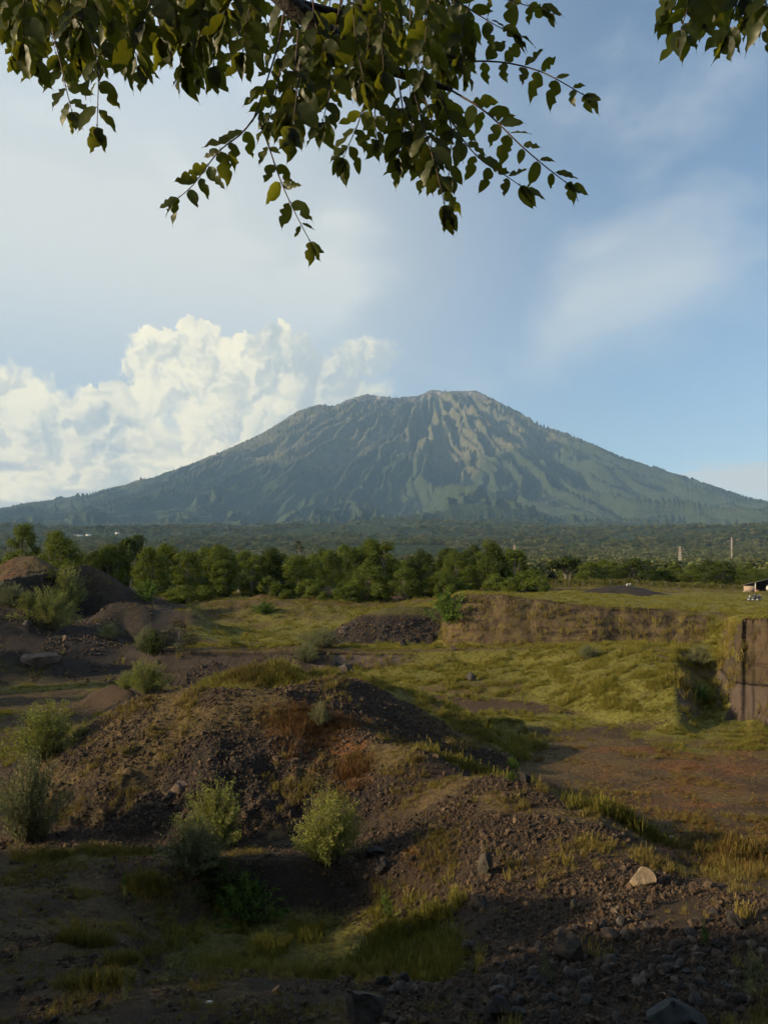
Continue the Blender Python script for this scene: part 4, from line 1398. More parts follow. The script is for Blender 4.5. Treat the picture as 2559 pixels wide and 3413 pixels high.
# the belt of wood behind them
rr = random.Random(11)
keys = ['round1', 'round2', 'round3', 'dark1', 'dark2', 'tall1', 'tall2', 'grey1', 'round1', 'dark1']
BELT = 'trees of the wood below the mountain'
placed = 0
while placed < 170:
    px = rr.uniform(-30, 790)
    d = rr.uniform(158, 330) if px < 520 else rr.uniform(262, 360)
    if 90 < px < 130 and d < 165:
        continue
    x, y, z = ground_at(px, d)
    h = rr.uniform(8.0, 12.5) * (1.0 if px < 520 else 0.7)
    plant_tree(rr.choice(keys), (x, y, z), h, h * rr.uniform(0.65, 0.95), rr.uniform(0, 6.28), 'green tree among others in the wood below the mountain', BELT)
    placed += 1
# thin, nearly bare trees that break the line of crowns
c_, t_ = tree_meshes(33, 10, 6.4, 26, 420, 0.20, 'round')
c_.materials.append(LEAF_G); t_.materials.append(plain('pale_bark', (0.34, 0.30, 0.25), 0.9))
TREES['bare'] = (c_, t_); TREE_SIZE['bare'] = 6.4
for i, (px, py, d, lb) in enumerate([(238, 546, 200, 'nearly bare pale-limbed tree above the middle left of the wood'), (8, 543, 210, 'bare-branched tree at the left picture edge behind the tallest tree'), (455, 553, 215, 'pale bare tree near the middle of the wood'), (352, 556, 190, 'thin bare tree below the palms')]):
    x, y, z = ground_at(px, d)
    plant_tree('bare', (x, y, z), (HY - py) / F * d - z, 6.5, i * 1.3, lb)
# undergrowth along the forest edge
for i in range(34):
    px = rr.uniform(165, 545); d = rr.uniform(134, 150)
    x, y, z = ground_at(px, d)
    h = rr.uniform(1.8, 3.6)
    plant_tree('low1', (x, y, z - 0.3), h, h * rr.uniform(1.3, 2.0), rr.uniform(0, 6.28), 'leafy bush at the foot of the forest edge', 'bushes along the forest edge', 'bush', 'bush')

# far wood: crowns without number up the apron of the volcano
FARM = instanced_material('far_leaves', 0.2)
fprot = []
for i in range(5):
    rng = np.random.default_rng(60 + i)
    cs = [(rng.normal(0, 0.26), rng.normal(0, 0.26), rng.uniform(0.35, 0.85)) for _ in range(7)]
    V, Fc = leaf_cloud(cs, [(0.26, 0.26, 0.24)] * 7, 260, 0.11, rng)
    fprot.append(loose(mesh_from(f'f{i}', V, Fc), FARM))
n = 26000
d = np.exp(RNG.uniform(math.log(330), math.log(6800), n))
px = RNG.uniform(-60, 830, n)
x = (px - CX) / F * d
zz = np.where(d < 425, 0, 0.0)
zn = terrain(x, np.minimum(d, 429))
zf = far_ground(x, np.maximum(d, 401))
z = np.where(d < 420, np.maximum(zn, zf), zf)
open_ = fbm(x / 260, d / 420, 3, 99)
keep = (open_ > -0.30) & (RNG.uniform(0, 1, n) < sstep(6800, 1500, d))
x, d, z = x[keep], d[keep], z[keep]
n = len(x)
h = RNG.uniform(5.5, 9.5, n) * (1 + d / 6000)
tint = tint_mix(n, [(0.060, 0.085, 0.034), (0.15, 0.165, 0.062), (0.21, 0.185, 0.095), (0.045, 0.066, 0.030)], 0.7, 1.3)
fo = scatter('forest', fprot, np.stack([x, d, z - 0.5], 1), np.stack([np.zeros(n), np.zeros(n), RNG.uniform(0, 6.28, n)], 1), np.stack([h * RNG.uniform(.9, 1.4, n)] * 2 + [h], 1), tint, RNG.integers(0, 5, n))
fo['label'] = 'dense far-off woodland on the apron of the volcano'
fo['category'] = 'forest'

# unseen trees added beyond the view to cast ground shade and cut skylight
for i, (x, y, h, w) in enumerate([(-37, 4, 9.0, 10), (-36, 12, 5.0, 9), (-36, 18.5, 3.4, 8), (-35, 23, 1.0, 6), (-38, -4, 12, 13), (-42, -13, 14, 13), (-50, -2, 12, 12), (-30, -18, 13, 12), (-24, -12, 11, 10), (-16, -20, 12, 11), (-12, -8, 14, 12), (-1, -9, 15, 12), (10, -8, 14, 12), (21, -7, 14, 12), (32, -5, 13, 12), (42, 2, 12, 11), (4, -18, 15, 13), (27, -17, 15, 13), (-17, 2, 8.5, 10), (-19, 9, 7.5, 9), (-19, 15.6, 0.9, 8.5), (18, 3, 14, 11), (19, 11, 13, 9.5), (23, 20, 11, 9), (-66, 50, 7.0, 10), (-67, 41, 4.6, 9), (-70, 60, 6.0, 9), (-71, 68, 6.5, 9), (-72, 77, 7.0, 10), (-74, 87, 6.5, 10)]):
    px = CX + F * x / max(y, 0.5)
    z = float(terrain(np.array([float(x)]), np.array([float(y)]))[0]) if y > 1.5 else -1.6
    plant_tree(['dark1', 'round3', 'round1'][i % 3], (x, y, min(z, -1.6)), h - min(z, -1.6) - 1.6, w, i * 1.7, 'unseen tree added out of view to cast shade and dim skylight', 'unseen trees added to shade the ground')

# ------------------------------------------------------------------ palms
FROND = leaf_material('palm_fronds', (0.030, 0.040, 0.014), (0.080, 0.085, 0.030), (0.06, 0.07, 0.02), tfac=0.2)
DEADF = plain('dead_fronds', (0.16, 0.12, 0.08), 0.9)


def frond_mesh(seed):
    """fan leaf: stalk and a pleated fan of fingers"""
    r = random.Random(seed)
    g = Geo()
    g.tube([(0, 0, 0), (0.5, 0, 0.12), (0.95, 0, 0.1)], [0.03, 0.025, 0.02], 4)
    for i in range(15):
        a = math.radians(-105 + 210 * i / 14)
        L = r.uniform(0.75, 1.0) * (1 - 0.25 * abs(i - 7) / 7)
        dx, dy = math.cos(a), math.sin(a)
        q = 0.06
        g.add([(0.95, 0, 0.1), (0.95 + dx * L * .6 - dy * q, dy * L * .6 + dx * q, 0.14), (0.95 + dx * L, dy * L, 0.0 - 0.12), (0.95 + dx * L * .6 + dy * q, dy * L * .6 - dx * q, 0.06)], [(0, 1, 2, 3)])
    return g.mesh('frond')


fr = [frond_mesh(i) for i in range(3)]
for f in fr:
    f.materials.append(FROND)
dead = frond_mesh(9); dead.materials.append(DEADF)
PALMS = [(299, 542, 250, 1.0, 'fan palm rising highest above the wood, left of the other palms'), (361, 550, 255, 0.95, 'fan palm with dead fronds above the middle of the wood'), (342, 552, 275, 0.8, 'smaller fan palm between the two taller palms'), (512, 557, 300, 1.0, 'spreading dark palm crown right of the first mast'), (381, 551, 280, 0.8, 'faint fan palm right of the one with dead fronds')]
for i, (px, py, d, s, lb) in enumerate(PALMS):
    x, y, z = ground_at(px, d)
    h = (HY - py) / F * d - z - 1.2
    root = thing('palm', lb, 'palm', (x, y, z))
    g = Geo(); g.tube([(0, 0, -0.3), (0.1, 0, h * .5), (0, 0, h)], [0.24, 0.19, 0.17], 8)
    new_obj('trunk', g.mesh('trunk', True), BARK, root)
    rp = random.Random(40 + i)
    for k in range(20):
        o = new_obj('frond', fr[k % 3] if k > 5 else dead, parent=root)
        o.location = (0, 0, h)
        pitch = math.radians(-70 + 62 * k / 19 * 2) if k > 5 else math.radians(55 + 5 * k)
        pitch = math.radians(rp.uniform(-72, 35)) if k > 5 else math.radians(rp.uniform(40, 75))
        o.rotation_euler = (0, pitch, k * 2.4 + rp.uniform(-.2, .2))
        o.scale = (s * 1.15,) * 3

# ------------------------------------------------------------------ shrubs
STEM = plain('shrub_stems', (0.16, 0.13, 0.08), 0.9, 0.3, 8.0, bump=0)
SH_LIGHT = leaf_material('shrub_leaves', (0.10, 0.125, 0.026), (0.27, 0.28, 0.075), (0.26, 0.28, 0.05), tfac=0.30)
SH_GREY = leaf_material('grey_shrub_leaves', (0.09, 0.108, 0.044), (0.22, 0.23, 0.11), (0.13, 0.14, 0.06), tfac=0.25)
SH_DARK = leaf_material('dark_shrub_leaves', (0.020, 0.034, 0.010), (0.062, 0.080, 0.020), (0.07, 0.10, 0.02), tfac=0.25)
SH_GREEN = leaf_material('green_shrub_leaves', (0.040, 0.085, 0.015), (0.110, 0.170, 0.035), (0.13, 0.20, 0.03), tfac=0.3)


def shrub_meshes(seed, stems, leaves_per, leaf_len, leaf_w, height=1.0, radius=0.62, droop=0.15, up=0.75):
    """many fine upright stems from one root, set with narrow leaves; unit height"""
    rng = np.random.default_rng(seed)
    g = Geo(); LV = []
    for i in range(stems):
        a = rng.uniform(0, 6.283)
        e = rng.uniform(0.0, 1.0) ** 0.7
        rr_ = radius * e * (1 + 0.28 * math.sin(3 * a + 1.7 * seed))
        hh = height * math.sqrt(max(0.04, 1 - (0.92 * e) ** 2)) * rng.uniform(0.55, 1.14) * (1 + 0.18 * math.sin(2 * a + seed) * e)
        base = np.array([math.cos(a) * rr_ * 0.18, math.sin(a) * rr_ * 0.18, -0.02])
        tip = np.array([math.cos(a) * rr_, math.sin(a) * rr_, hh])
        n = 7
        t = np.linspace(0, 1, n)[:, None]
        path = base * (1 - t) + tip * t
        path[:, 2] += (np.sin(t[:, 0] * math.pi) * 0.10 * hh)
        path += rng.normal(0, 0.012, path.shape) * t
        g.tube(path, np.linspace(0.009, 0.002, n), 3, False)
        m = leaves_per
        u = rng.uniform(0.08, 1.0, m) ** 0.8
        idx = np.clip((u * (n - 1)).astype(int), 0, n - 2); f = (u * (n - 1) - idx)[:, None]
        p = path[idx] * (1 - f) + path[idx + 1] * f
        d = (path[idx + 1] - path[idx]); d /= np.linalg.norm(d, axis=1, keepdims=True)
        side = rng.normal(0, 1, (m, 3))
        ld = d * up + side * 0.55; ld /= np.linalg.norm(ld, axis=1, keepdims=True)
        p = p + side * 0.016
        wv = np.cross(ld, rng.normal(0, 1, (m, 3))); wv /= np.linalg.norm(wv, axis=1, keepdims=True)
        L = leaf_len * rng.uniform(0.6, 1.25, (m, 1)); ww = leaf_w * rng.uniform(0.7, 1.2, (m, 1))
        LV.append(np.stack([p, p + ld * L * .45 + wv * ww, p + ld * L + np.array([0, 0, -droop]) * L, p + ld * L * .45 - wv * ww], 1))
    V = np.concatenate(LV).reshape(-1, 3)
    return mesh_from('foliage', V, np.arange(len(V)).reshape(-1, 4)), g.mesh('stems')


SHRUB = {}
for key, args, lm in [('feather1', (1, 210, 50, 0.056, 0.0085, 1.0, 0.70), SH_LIGHT), ('feather2', (2, 220, 50, 0.054, 0.0085, 1.0, 0.66), SH_LIGHT), ('feather3', (3, 200, 54, 0.056, 0.009, 1.0, 0.72), SH_LIGHT), ('grey1', (4, 200, 50, 0.054, 0.009, 1.0, 0.7), SH_GREY), ('grey2', (5, 180, 50, 0.056, 0.009, 1.0, 0.68), SH_GREY),
                      ('dark1', (6, 90, 50, 0.07, 0.016), SH_DARK), ('green1', (7, 70, 40, 0.10, 0.022, 1.0, 0.75), SH_GREEN), ('weed1', (8, 14, 26, 0.17, 0.016, 1.0, 0.45, 0.45, 0.35), SH_GREY), ('weed2', (9, 12, 24, 0.14, 0.02, 1.0, 0.30, 0.3, 0.45), SH_GREEN)]:
    fm, sm = shrub_meshes(*args)
    fm.materials.append(lm); sm.materials.append(STEM)
    SHRUB[key] = (fm, sm)
# (kind, px, py of the foot, width px, height px, label)
SHRUBS = [
    ('feather1', 39, 765, 70, 52, 'bright feathery shrub left of the big gravel mound, in the sun'),
    ('grey1', 22, 845, 66, 82, 'dim feathery shrub at the shaded toe of the gravel mound'),
    ('feather2', 211, 850, 66, 62, 'yellow-green feathery shrub in front of the gravel mound'),
    ('feather3', 327, 874, 68, 70, 'round full green shrub at the rim of the shaded hollow'),
    ('grey2', 190, 890, 66, 52, 'dark grey-green shrub hanging into the hollow below the yellow-green one'),
    ('green1', 246, 926, 56, 42, 'leafy green shrub deep in the shaded hollow'),
    ('dark1', 215, 915, 60, 40, 'dark shrub filling the back of the hollow'),
    ('feather2', 143, 697, 44, 32, 'light feathery shrub behind the left shoulder of the gravel mound'),
    ('feather1', 124, 690, 20, 16, 'low dull shrub just left of the light feathery one'),
    ('dark1', 152, 664, 30, 26, 'dark round shrub on the edge of the left floor'),
    ('grey1', 144, 658, 24, 24, 'grey shrub against the dark round shrub'),
    ('feather3', 64, 617, 34, 44, 'tall loose shrub in front of the dark cut face'),
    ('feather1', 42, 630, 56, 38, 'wide yellowish shrub on top of the left bank'),
    ('grey2', 8, 610, 36, 22, 'straw-coloured shrub at the left picture edge on the bank'),
    ('dark1', 50, 592, 16, 14, 'small dark shrub growing on the cut face'),
    ('feather2', 24, 612, 22, 18, 'yellow-green shrub between the straw-coloured and the wide one'),
    ('grey2', 108, 640, 24, 16, 'low shrub at the foot of the dark spoil heap'),
    ('grey2', 319, 731, 22, 22, 'small pale shrub growing in the rusty weeds on the mound'),
    ('grey1', 306, 672, 30, 18, 'pale shrub on the crest behind the gravel mound'),
    ('green1', 449, 640, 40, 30, 'dark green bush in the corner beside the cliff end'),
    ('grey1', 320, 649, 42, 18, 'pale low bush left of the cobble heap foot'),
    ('green1', 146, 602, 22, 20, 'fresh green bush at the forest edge beside the spoil heaps'),
    ('green1', 513, 770, 13, 12, 'small fresh green weed on the gravel ridge'),
    ('green1', 510, 782, 8, 10, 'tiny green weed just below the fresh green one'),
    ('weed1', 180, 984, 50, 44, 'silvery long-leaved plant in the shaded ground below the hollow'),
    ('weed1', 124, 1001, 22, 28, 'pair of slender silvery stalks left of the long-leaved plant'),
    ('weed2', 123, 904, 20, 28, 'yellow-green upright plant on the shaded bank of the hollow'),
    ('weed2', 134, 906, 8, 16, 'short upright plant beside the yellow-green one'),
    ('weed2', 386, 926, 32, 28, 'pale green plant on the stones right of the hollow'),
    ('weed1', 546, 986, 26, 32, 'thin light-green plant in the shaded gravel below the grey block'),
    ('weed1', 757, 1003, 40, 52, 'tall silvery weed at the right picture edge in the gravel'),
    ('weed2', 706, 948, 22, 22, 'small fern-like plant in the gravel right of the pale boulder'),
    ('feather2', 232, 646, 18, 10, 'small bush on the flat valley floor'),
    ('green1', 262, 617, 20, 12, 'green bush on the far slope of the valley'),
    ('grey2', 350, 601, 22, 13, 'pale bush below the forest edge above the cobble heap'),
    ('grey1', 588, 660, 20, 14, 'dry bush on the green spur below the cliff'),
    ('green1', 699, 706, 18, 16, 'shaded green bush in the gap beside the right cliff'),
    ('grey2', 700, 668, 24, 20, 'dry bush leaning out of the gap at the cliff corner'),
]
for i, (key, px, py, w, h, lb) in enumerate(SHRUBS):
    x, y, z = hit(px, py)
    s = y / F
    fm, sm = SHRUB[key]
    root = thing('shrub', lb, 'shrub', (x, y + w * s * 0.25, float(terrain(np.array([x]), np.array([y + w * s * 0.25]))[0]) - 0.03), (i * 1.9) % 6.28, None, (w * s / 1.25, w * s / 1.25, h * s * 1.06))
    new_obj('foliage', fm, parent=root)
    new_obj('stems', sm, parent=root)
x, y, z = hit(176, 652)
plant_tree('grey1', (x, y + 0.5, z), 3.6, 4.6, 0.6, 'small grey-green tree with bare stems on the edge of the bench')

# ------------------------------------------------------------------ hedge at the back of the plateau
HEDGE = leaf_material('hedge_leaves', (0.10, 0.105, 0.022), (0.26, 0.235, 0.055), (0.2, 0.2, 0.04), tfac=0.25)
WOOD = plain('weathered_wood', (0.13, 0.10, 0.075), 0.9, 0.3, 5.0)
hx0, hx1, hd = (536 - CX) / F * 215, (742 - CX) / F * 215, 215.0
hroot = thing('hedge', 'long clipped hedge grown along a post fence at the back of the plateau', 'hedge', (hx0, hd, 0))
rng = np.random.default_rng(5)
cs, rs = [], []
for t in np.linspace(0, 1, 120):
    xx = hx0 + (hx1 - hx0) * t
    z0 = float(terrain(np.array([xx]), np.array([hd]))[0])
    hh = 2.5 - 0.9 * t + 0.25 * math.sin(t * 60) * math.sin(t * 17)
    for q in (0.3, 0.75):
        cs.append((xx - hx0 + rng.normal(0, .1), rng.normal(0, .12), z0 + hh * q)); rs.append((0.5, 0.42, hh * 0.32))
V, Fc = leaf_cloud(cs, rs, 14000, 0.14, rng, 0.4)
new_obj('foliage', mesh_from('foliage', V, Fc), HEDGE, hroot)
for i in range(15):
    xx = hx0 + (hx1 - hx0) * (i + .3) / 15
    z0 = float(terrain(np.array([xx]), np.array([hd]))[0])
    g = Geo(); g.tube([(xx - hx0, -0.62, z0 - .3), (xx - hx0 + .03, -0.62, z0 + 2.3 - i * .05)], [0.09, 0.08], 6)
    new_obj('post', g.mesh('post'), WOOD, hroot)

# ------------------------------------------------------------------ open shed at the right edge
BRICK = None


def brick_material():
    m, t, out = material('brick_wall')
    co = t.add('ShaderNodeTexCoord').outputs['Object']
    mp = t.add('ShaderNodeMapping'); t.put(mp.inputs[0], co); mp.inputs['Rotation'].default_value = (math.radians(90), 0, 0)
    br = t.add('ShaderNodeTexBrick'); t.put(br.inputs[0], mp.outputs[0])
    br.inputs['Color1'].default_value = (0.36, 0.24, 0.17, 1); br.inputs['Color2'].default_value = (0.30, 0.20, 0.15, 1); br.inputs['Mortar'].default_value = (0.33, 0.29, 0.25, 1)
    br.inputs['Scale'].default_value = 4.0
    b = t.add('ShaderNodeBsdfPrincipled'); t.put(b.inputs['Base Color'], br.outputs[0]); b.inputs['Roughness'].default_value = 0.9
    t.l.new(b.outputs[0], out.inputs[0])
    return m


BRICK = brick_material()
PLASTER = plain('pale_plaster', (0.62, 0.57, 0.48), 0.8, 0.12)
TIN = plain('weathered_tin', (0.085, 0.075, 0.065), 0.6, 0.3, 2.0)
DARKWOOD = plain('dark_boards', (0.045, 0.036, 0.03), 0.9)
SD = 205.0
u = SD / F
sz = float(terrain(np.array([(755 - CX) * u]), np.array([SD]))[0])
sx0 = (742.5 - CX) * u
SRZ = -0.43
def shed_at(lx, ly):
    return (sx0 + lx * math.cos(SRZ) - ly * math.sin(SRZ), SD + lx * math.sin(SRZ) + ly * math.cos(SRZ))
shed = thing('shed', 'low open-fronted shed with a brick end wall at the picture edge', 'shed', (sx0, SD, sz), SRZ)
WID, DEP = 21.0, 8.0
g = Geo(); g.box(0.1, 2.7, -0.1, 0.1, -0.2, 1.55); new_obj('brick_wall', g.mesh('brick_wall'), BRICK, shed)
g = Geo(); g.box(0.1, 0.3, 0.1, DEP, -0.2, 1.75); new_obj('side_wall', g.mesh('side_wall'), BRICK, shed)
g = Geo(); g.box(0.1, WID - .1, DEP - .15, DEP, -0.2, 1.85); new_obj('back_wall', g.mesh('back_wall'), DARKWOOD, shed)
for px_ in (2.75, 8.5, 13.6, 19.0):
    hgt = 1.9 + 0.245 * min(px_, WID - px_)
    g = Geo(); g.box(px_, px_ + 0.22, -0.13, 0.11, -0.2, hgt); new_obj('post', g.mesh('post'), PLASTER if px_ < 3 else DARKWOOD, shed)
rid = 1.75 + 0.245 * WID / 2
for a, b, za, zb in ((-0.3, WID / 2, 1.80 - .07, rid + 0.14), (WID / 2, WID + .3, rid + 0.14, 1.73)):
    g = Geo(); g.add([(a, -.5, za), (b, -.5, zb), (b, DEP + .4, zb), (a, DEP + .4, za), (a, -.5, za + .1), (b, -.5, zb + .1), (b, DEP + .4, zb + .1), (a, DEP + .4, za + .1)], [(3, 2, 1, 0), (4, 5, 6, 7), (0, 1, 5, 4), (2, 3, 7, 6), (1, 2, 6, 5), (0, 4, 7, 3)])
    new_obj('roof', g.mesh('roof'), TIN, shed)
gz_ = 1.70
g = Geo(); g.add([(0, DEP - .01, 1.86), (WID, DEP - .01, 1.86), (WID / 2, DEP - .01, rid)], [(0, 1, 2)]); new_obj('gable', g.mesh('gable'), DARKWOOD, shed)

# lorry in the shed, only its front corner in view
WHITE = plain('white_paint', (0.62, 0.58, 0.52), 0.45, 0.1)
REDP = plain('faded_red_paint', (0.30, 0.16, 0.14), 0.5, 0.2)
BLACK = plain('black_rubber', (0.02, 0.02, 0.022), 0.7, 0.2)
GLASS = plain('dark_glass', (0.03, 0.04, 0.05), 0.12, 0.1, bump=0)
CHROME = plain('dull_metal', (0.35, 0.35, 0.36), 0.4, 0.15, metal=0.8)
lorry = thing('lorry', 'pale lorry with a red-banded front parked in the open shed', 'lorry', (*shed_at(5.5, 1.4), sz), SRZ)
g = Geo(); g.box(0, 2.0, 0, 1.7, 0.45, 1.15); new_obj('cab', g.mesh('cab'), WHITE, lorry)
g = Geo(); g.add([(0.03, .03, 1.152), (1.97, .03, 1.152), (1.97, 1.67, 1.152), (.03, 1.67, 1.152), (.12, .35, 1.9), (1.88, .35, 1.9), (1.88, 1.6, 1.9), (.12, 1.6, 1.9)], [(0, 1, 5, 4), (1, 2, 6, 5), (2, 3, 7, 6), (3, 0, 4, 7), (4, 5, 6, 7)]); new_obj('cab_roof', g.mesh('cab_roof'), WHITE, lorry)
g = Geo(); g.add([(.2, .085, 1.22), (1.8, .085, 1.22), (1.72, .315, 1.8), (.28, .315, 1.8)], [(0, 1, 2, 3)]); new_obj('windscreen', g.mesh('windscreen'), GLASS, lorry)
g = Geo(); g.box(.3, 1.98, -.04, -.005, .82, 1.08); new_obj('band', g.mesh('band'), REDP, lorry)
g = Geo(); g.box(-.05, 2.05, -.12, -.01, .38, .6); new_obj('bumper', g.mesh('bumper'), CHROME, lorry)
for a in (.12, 1.7):
    g = Geo(); g.box(a, a + .2, -.06, -.006, .64, .78); new_obj('headlight', g.mesh('headlight'), CHROME, lorry)
for a in (-.02, 1.76):
    for b in (.5, 4.2):
        g = Geo(); g.tube([(a, b, .35), (a + .26, b, .35)], [.38, .38], 14); new_obj('wheel', g.mesh('wheel'), BLACK, lorry)
g = Geo(); g.box(-.05, 2.05, 1.85, 5.6, .6, 1.5); new_obj('load_bed', g.mesh('load_bed'), REDP, lorry)
crate = Geo(); crate.box(0, .75, 0, .6, 0, .55); crate.box(.02, .73, -.03, 0, .1, .2); crate.box(.02, .73, -.03, 0, .34, .44)
o = new_obj('crate', crate.mesh('crate'), plain('rusty_wood', (.26, .13, .08), .9), loc=(*shed_at(3.15, -.55), sz)); tag(o, 'small reddish crate standing beside the shed end wall', 'crate')
slab = Geo(); slab.box(0, 1.1, 0, .5, 0, .12); slab.box(.2, 1.3, -.1, .35, .12, .22)
o = new_obj('board', slab.mesh('board'), PLASTER, loc=(sx0 - 1.0, SD - 2.2, float(terrain(np.array([sx0 - .5]), np.array([SD - 2.]))[0]) + .08)); tag(o, 'pale boards lying on the grass in front of the shed corner', 'board')

# ------------------------------------------------------------------ two motorbikes on the grass
BIKE = plain('dark_bike_paint', (0.030, 0.034, 0.042), 0.35, 0.2)


def motorbike(loc, rz, label):
    r = thing('motorbike', label, 'motorbike', loc, rz)
    for a in (-.62, .62):
        g = Geo()
        ring = [(a + .29 * math.cos(w), 0, .29 + .29 * math.sin(w)) for w in np.linspace(0, 2 * math.pi, 17)]
        g.tube(ring, .055, 6, False)
        wh = new_obj('wheel', g.mesh('wheel', True), BLACK, r)
        g = Geo(); g.tube([(a, -.05, .29), (a, .05, .29)], [.2, .2], 12); new_obj('rim', g.mesh('rim'), CHROME, wh)
    g = Geo(); g.add([(-.55, -.13, .45), (.35, -.10, .35), (.35, .10, .35), (-.55, .13, .45), (-.6, -.12, .72), (.30, -.09, .78), (.30, .09, .78), (-.6, .12, .72)], [(3, 2, 1, 0), (4, 5, 6, 7), (0, 1, 5, 4), (1, 2, 6, 5), (2, 3, 7, 6), (3, 0, 4, 7)]); new_obj('body', g.mesh('body'), BIKE, r)
    g = Geo(); g.box(-.72, .05, -.13, .13, .73, .83); new_obj('seat', g.mesh('seat'), BLACK, r)
    g = Geo(); g.box(-.22, .22, -.10, .10, .16, .42); new_obj('engine', g.mesh('engine'), CHROME, r)
    g = Geo(); g.tube([(.62, 0, .29), (.42, 0, .95)], .04, 6); g.tube([(.40, -.32, 1.0), (.43, 0, .96), (.40, .32, 1.0)], .022, 5); new_obj('handlebar', g.mesh('handlebar'), CHROME, r)
    g = Geo(); g.tube([(.44, 0, .82), (.56, 0, .80)], [.11, .09], 10); new_obj('headlight', g.mesh('headlight'), WHITE, r)
    g = Geo(); g.box(-1.0, -.55, -.26, .26, .55, .98); new_obj('cargo_box', g.mesh('cargo_box'), BIKE, r)
    return r


for px, py, rz, lb in [(752, 601.5, 2.5, 'dark motorbike on the plateau grass, the near one of the pair'), (757, 600.5, 0.5, 'dark motorbike with a cargo box, behind the near one on the grass')]:
    x, y, z = hit(px, py, 60)
    motorbike((x, y, z), rz, lb)

# ------------------------------------------------------------------ seated person with sacks on the far dark heap
def skinned(name, nodes, edges, radii, mat, parent=None):
    me = bpy.data.meshes.new(name)
    me.from_pydata(nodes, edges, [])
    o = new_obj(name, me, mat, parent)
    md = o.modifiers.new('skin', 'SKIN')
    for v, r in zip(me.skin_vertices[0].data, radii):
        v.radius = (r, r)
    me.skin_vertices[0].data[0].use_root = True
    sub = o.modifiers.new('sub', 'SUBSURF'); sub.levels = 1; sub.render_levels = 2
    dg = bpy.context.evaluated_depsgraph_get()
    ev = o.evaluated_get(dg)
    m2 = bpy.data.meshes.new_from_object(ev)
    o.modifiers.clear()
    o.data = m2
    m2.materials.clear(); m2.materials.append(mat)
    m2.polygons.foreach_set('use_smooth', np.ones(len(m2.polygons), bool))
    return o


SKIN = plain('skin', (0.30, 0.17, 0.11), 0.6, 0.1)
SHIRT = plain('dark_shirt', (0.035, 0.037, 0.042), 0.9)
TROUS = plain('pale_trousers', (0.33, 0.31, 0.28), 0.9)
x, y, z = hit(631.3, 586.2, 100)
per = thing('person', 'seated person in a dark top and pale trousers on the far spoil heap', 'person', (x, y, z), math.radians(-90))
# sits on the heap facing left: hip, chest, neck, head, arms on the knees
nodes = [(0, 0, .12), (0, -.02, .38), (0, -.04, .58), (0, -.03, .66), (0, -.02, .78), (0, 0, .92),
         (.17, -.03, .56), (.24, .10, .36), (.16, .34, .40), (.12, .44, .40), (-.17, -.03, .56), (-.24, .10, .36), (-.16, .34, .40), (-.12, .44, .40),
         (.11, .05, .12), (.15, .42, .42), (.14, .50, .06), (.14, .64, .03), (-.11, .05, .12), (-.15, .42, .42), (-.14, .50, .06), (-.14, .64, .03)]
edges = [(0, 1), (1, 2), (2, 3), (3, 4), (4, 5), (2, 6), (6, 7), (7, 8), (8, 9), (2, 10), (10, 11), (11, 12), (12, 13), (0, 14), (14, 15), (15, 16), (16, 17), (0, 18), (18, 19), (19, 20), (20, 21)]
rad = [.15, .14, .13, .06, .10, .09, .07, .05, .04, .035, .07, .05, .04, .035, .09, .075, .055, .05, .09, .075, .055, .05]
bm_ = skinned('body', nodes, edges, rad, SKIN, per)
bm_.data.materials.clear()
for mm in (SKIN, SHIRT, TROUS):
    bm_.data.materials.append(mm)
for p in bm_.data.polygons:
    c = p.center
    p.material_index = 0 if (c.z > .64 or (c.y > .30 and c.z < .45 and abs(c.x) < .2 and c.z > .36 and c.y > .40)) else (2 if c.z < .24 or (c.y > .2 and c.z < .5) else 1)
g = Geo()
ring = []
for k_, (zz_, rr_) in enumerate([(.80, .118), (.86, .126), (.93, .11), (.98, .055)]):
    for s_ in range(10):
        w = s_ * .6283
        ring.append((rr_ * math.cos(w), -.02 + rr_ * math.sin(w) * 1.05 - (.02 if k_ < 1 else 0), zz_))
g.add(ring, [(k_ * 10 + s_, k_ * 10 + (s_ + 1) % 10, (k_ + 1) * 10 + (s_ + 1) % 10, (k_ + 1) * 10 + s_) for k_ in range(3) for s_ in range(10)] + [tuple(30 + s_ for s_ in range(10))])
new_obj('hair', g.mesh('hair', True), BLACK, per)
SACK = plain('white_sack', (0.48, 0.45, 0.39), 0.9, 0.1, 8.0, bump=0.5)
for px, lb in [(628.6, 'white sack leaning beside the seated person'), (626.4, 'white sack farther from the seated person on the spoil heap')]:
    x, y, z = hit(px, 586.0, 100)
    me = rock_mesh('sack', 900 + int(px), 2, 3, 0.06, (.2, .18, .4))
    me.polygons.foreach_set('use_smooth', np.ones(len(me.polygons), bool))
    o = new_obj('sack', me, SACK, loc=(x, y, z + .25)); o.rotation_euler = (0, .35, 0)
    tag(o, lb, 'sack')
for px, py, s, lb in [(670, 838, .10, 'scrap of white plastic on the brown floor beyond the grass clump'), (210, 1003, .07, 'white scrap of litter on the shaded ground below the hollow')]:
    x, y, z = hit(px, py)
    me = rock_mesh('litter', 930 + px, 2, 7, 0.35, (s * 1.2, s, s * .6))
    tag(new_obj('plastic_scrap', me, SACK, loc=(x, y, z + s * .3)), lb, 'litter')

# ------------------------------------------------------------------ lattice masts and far houses
MASTW = plain('mast_white', (0.55, 0.50, 0.44), 0.5, 0.1, bump=0)
MASTR = plain('mast_red', (0.45, 0.16, 0.11), 0.5, 0.1, bump=0)


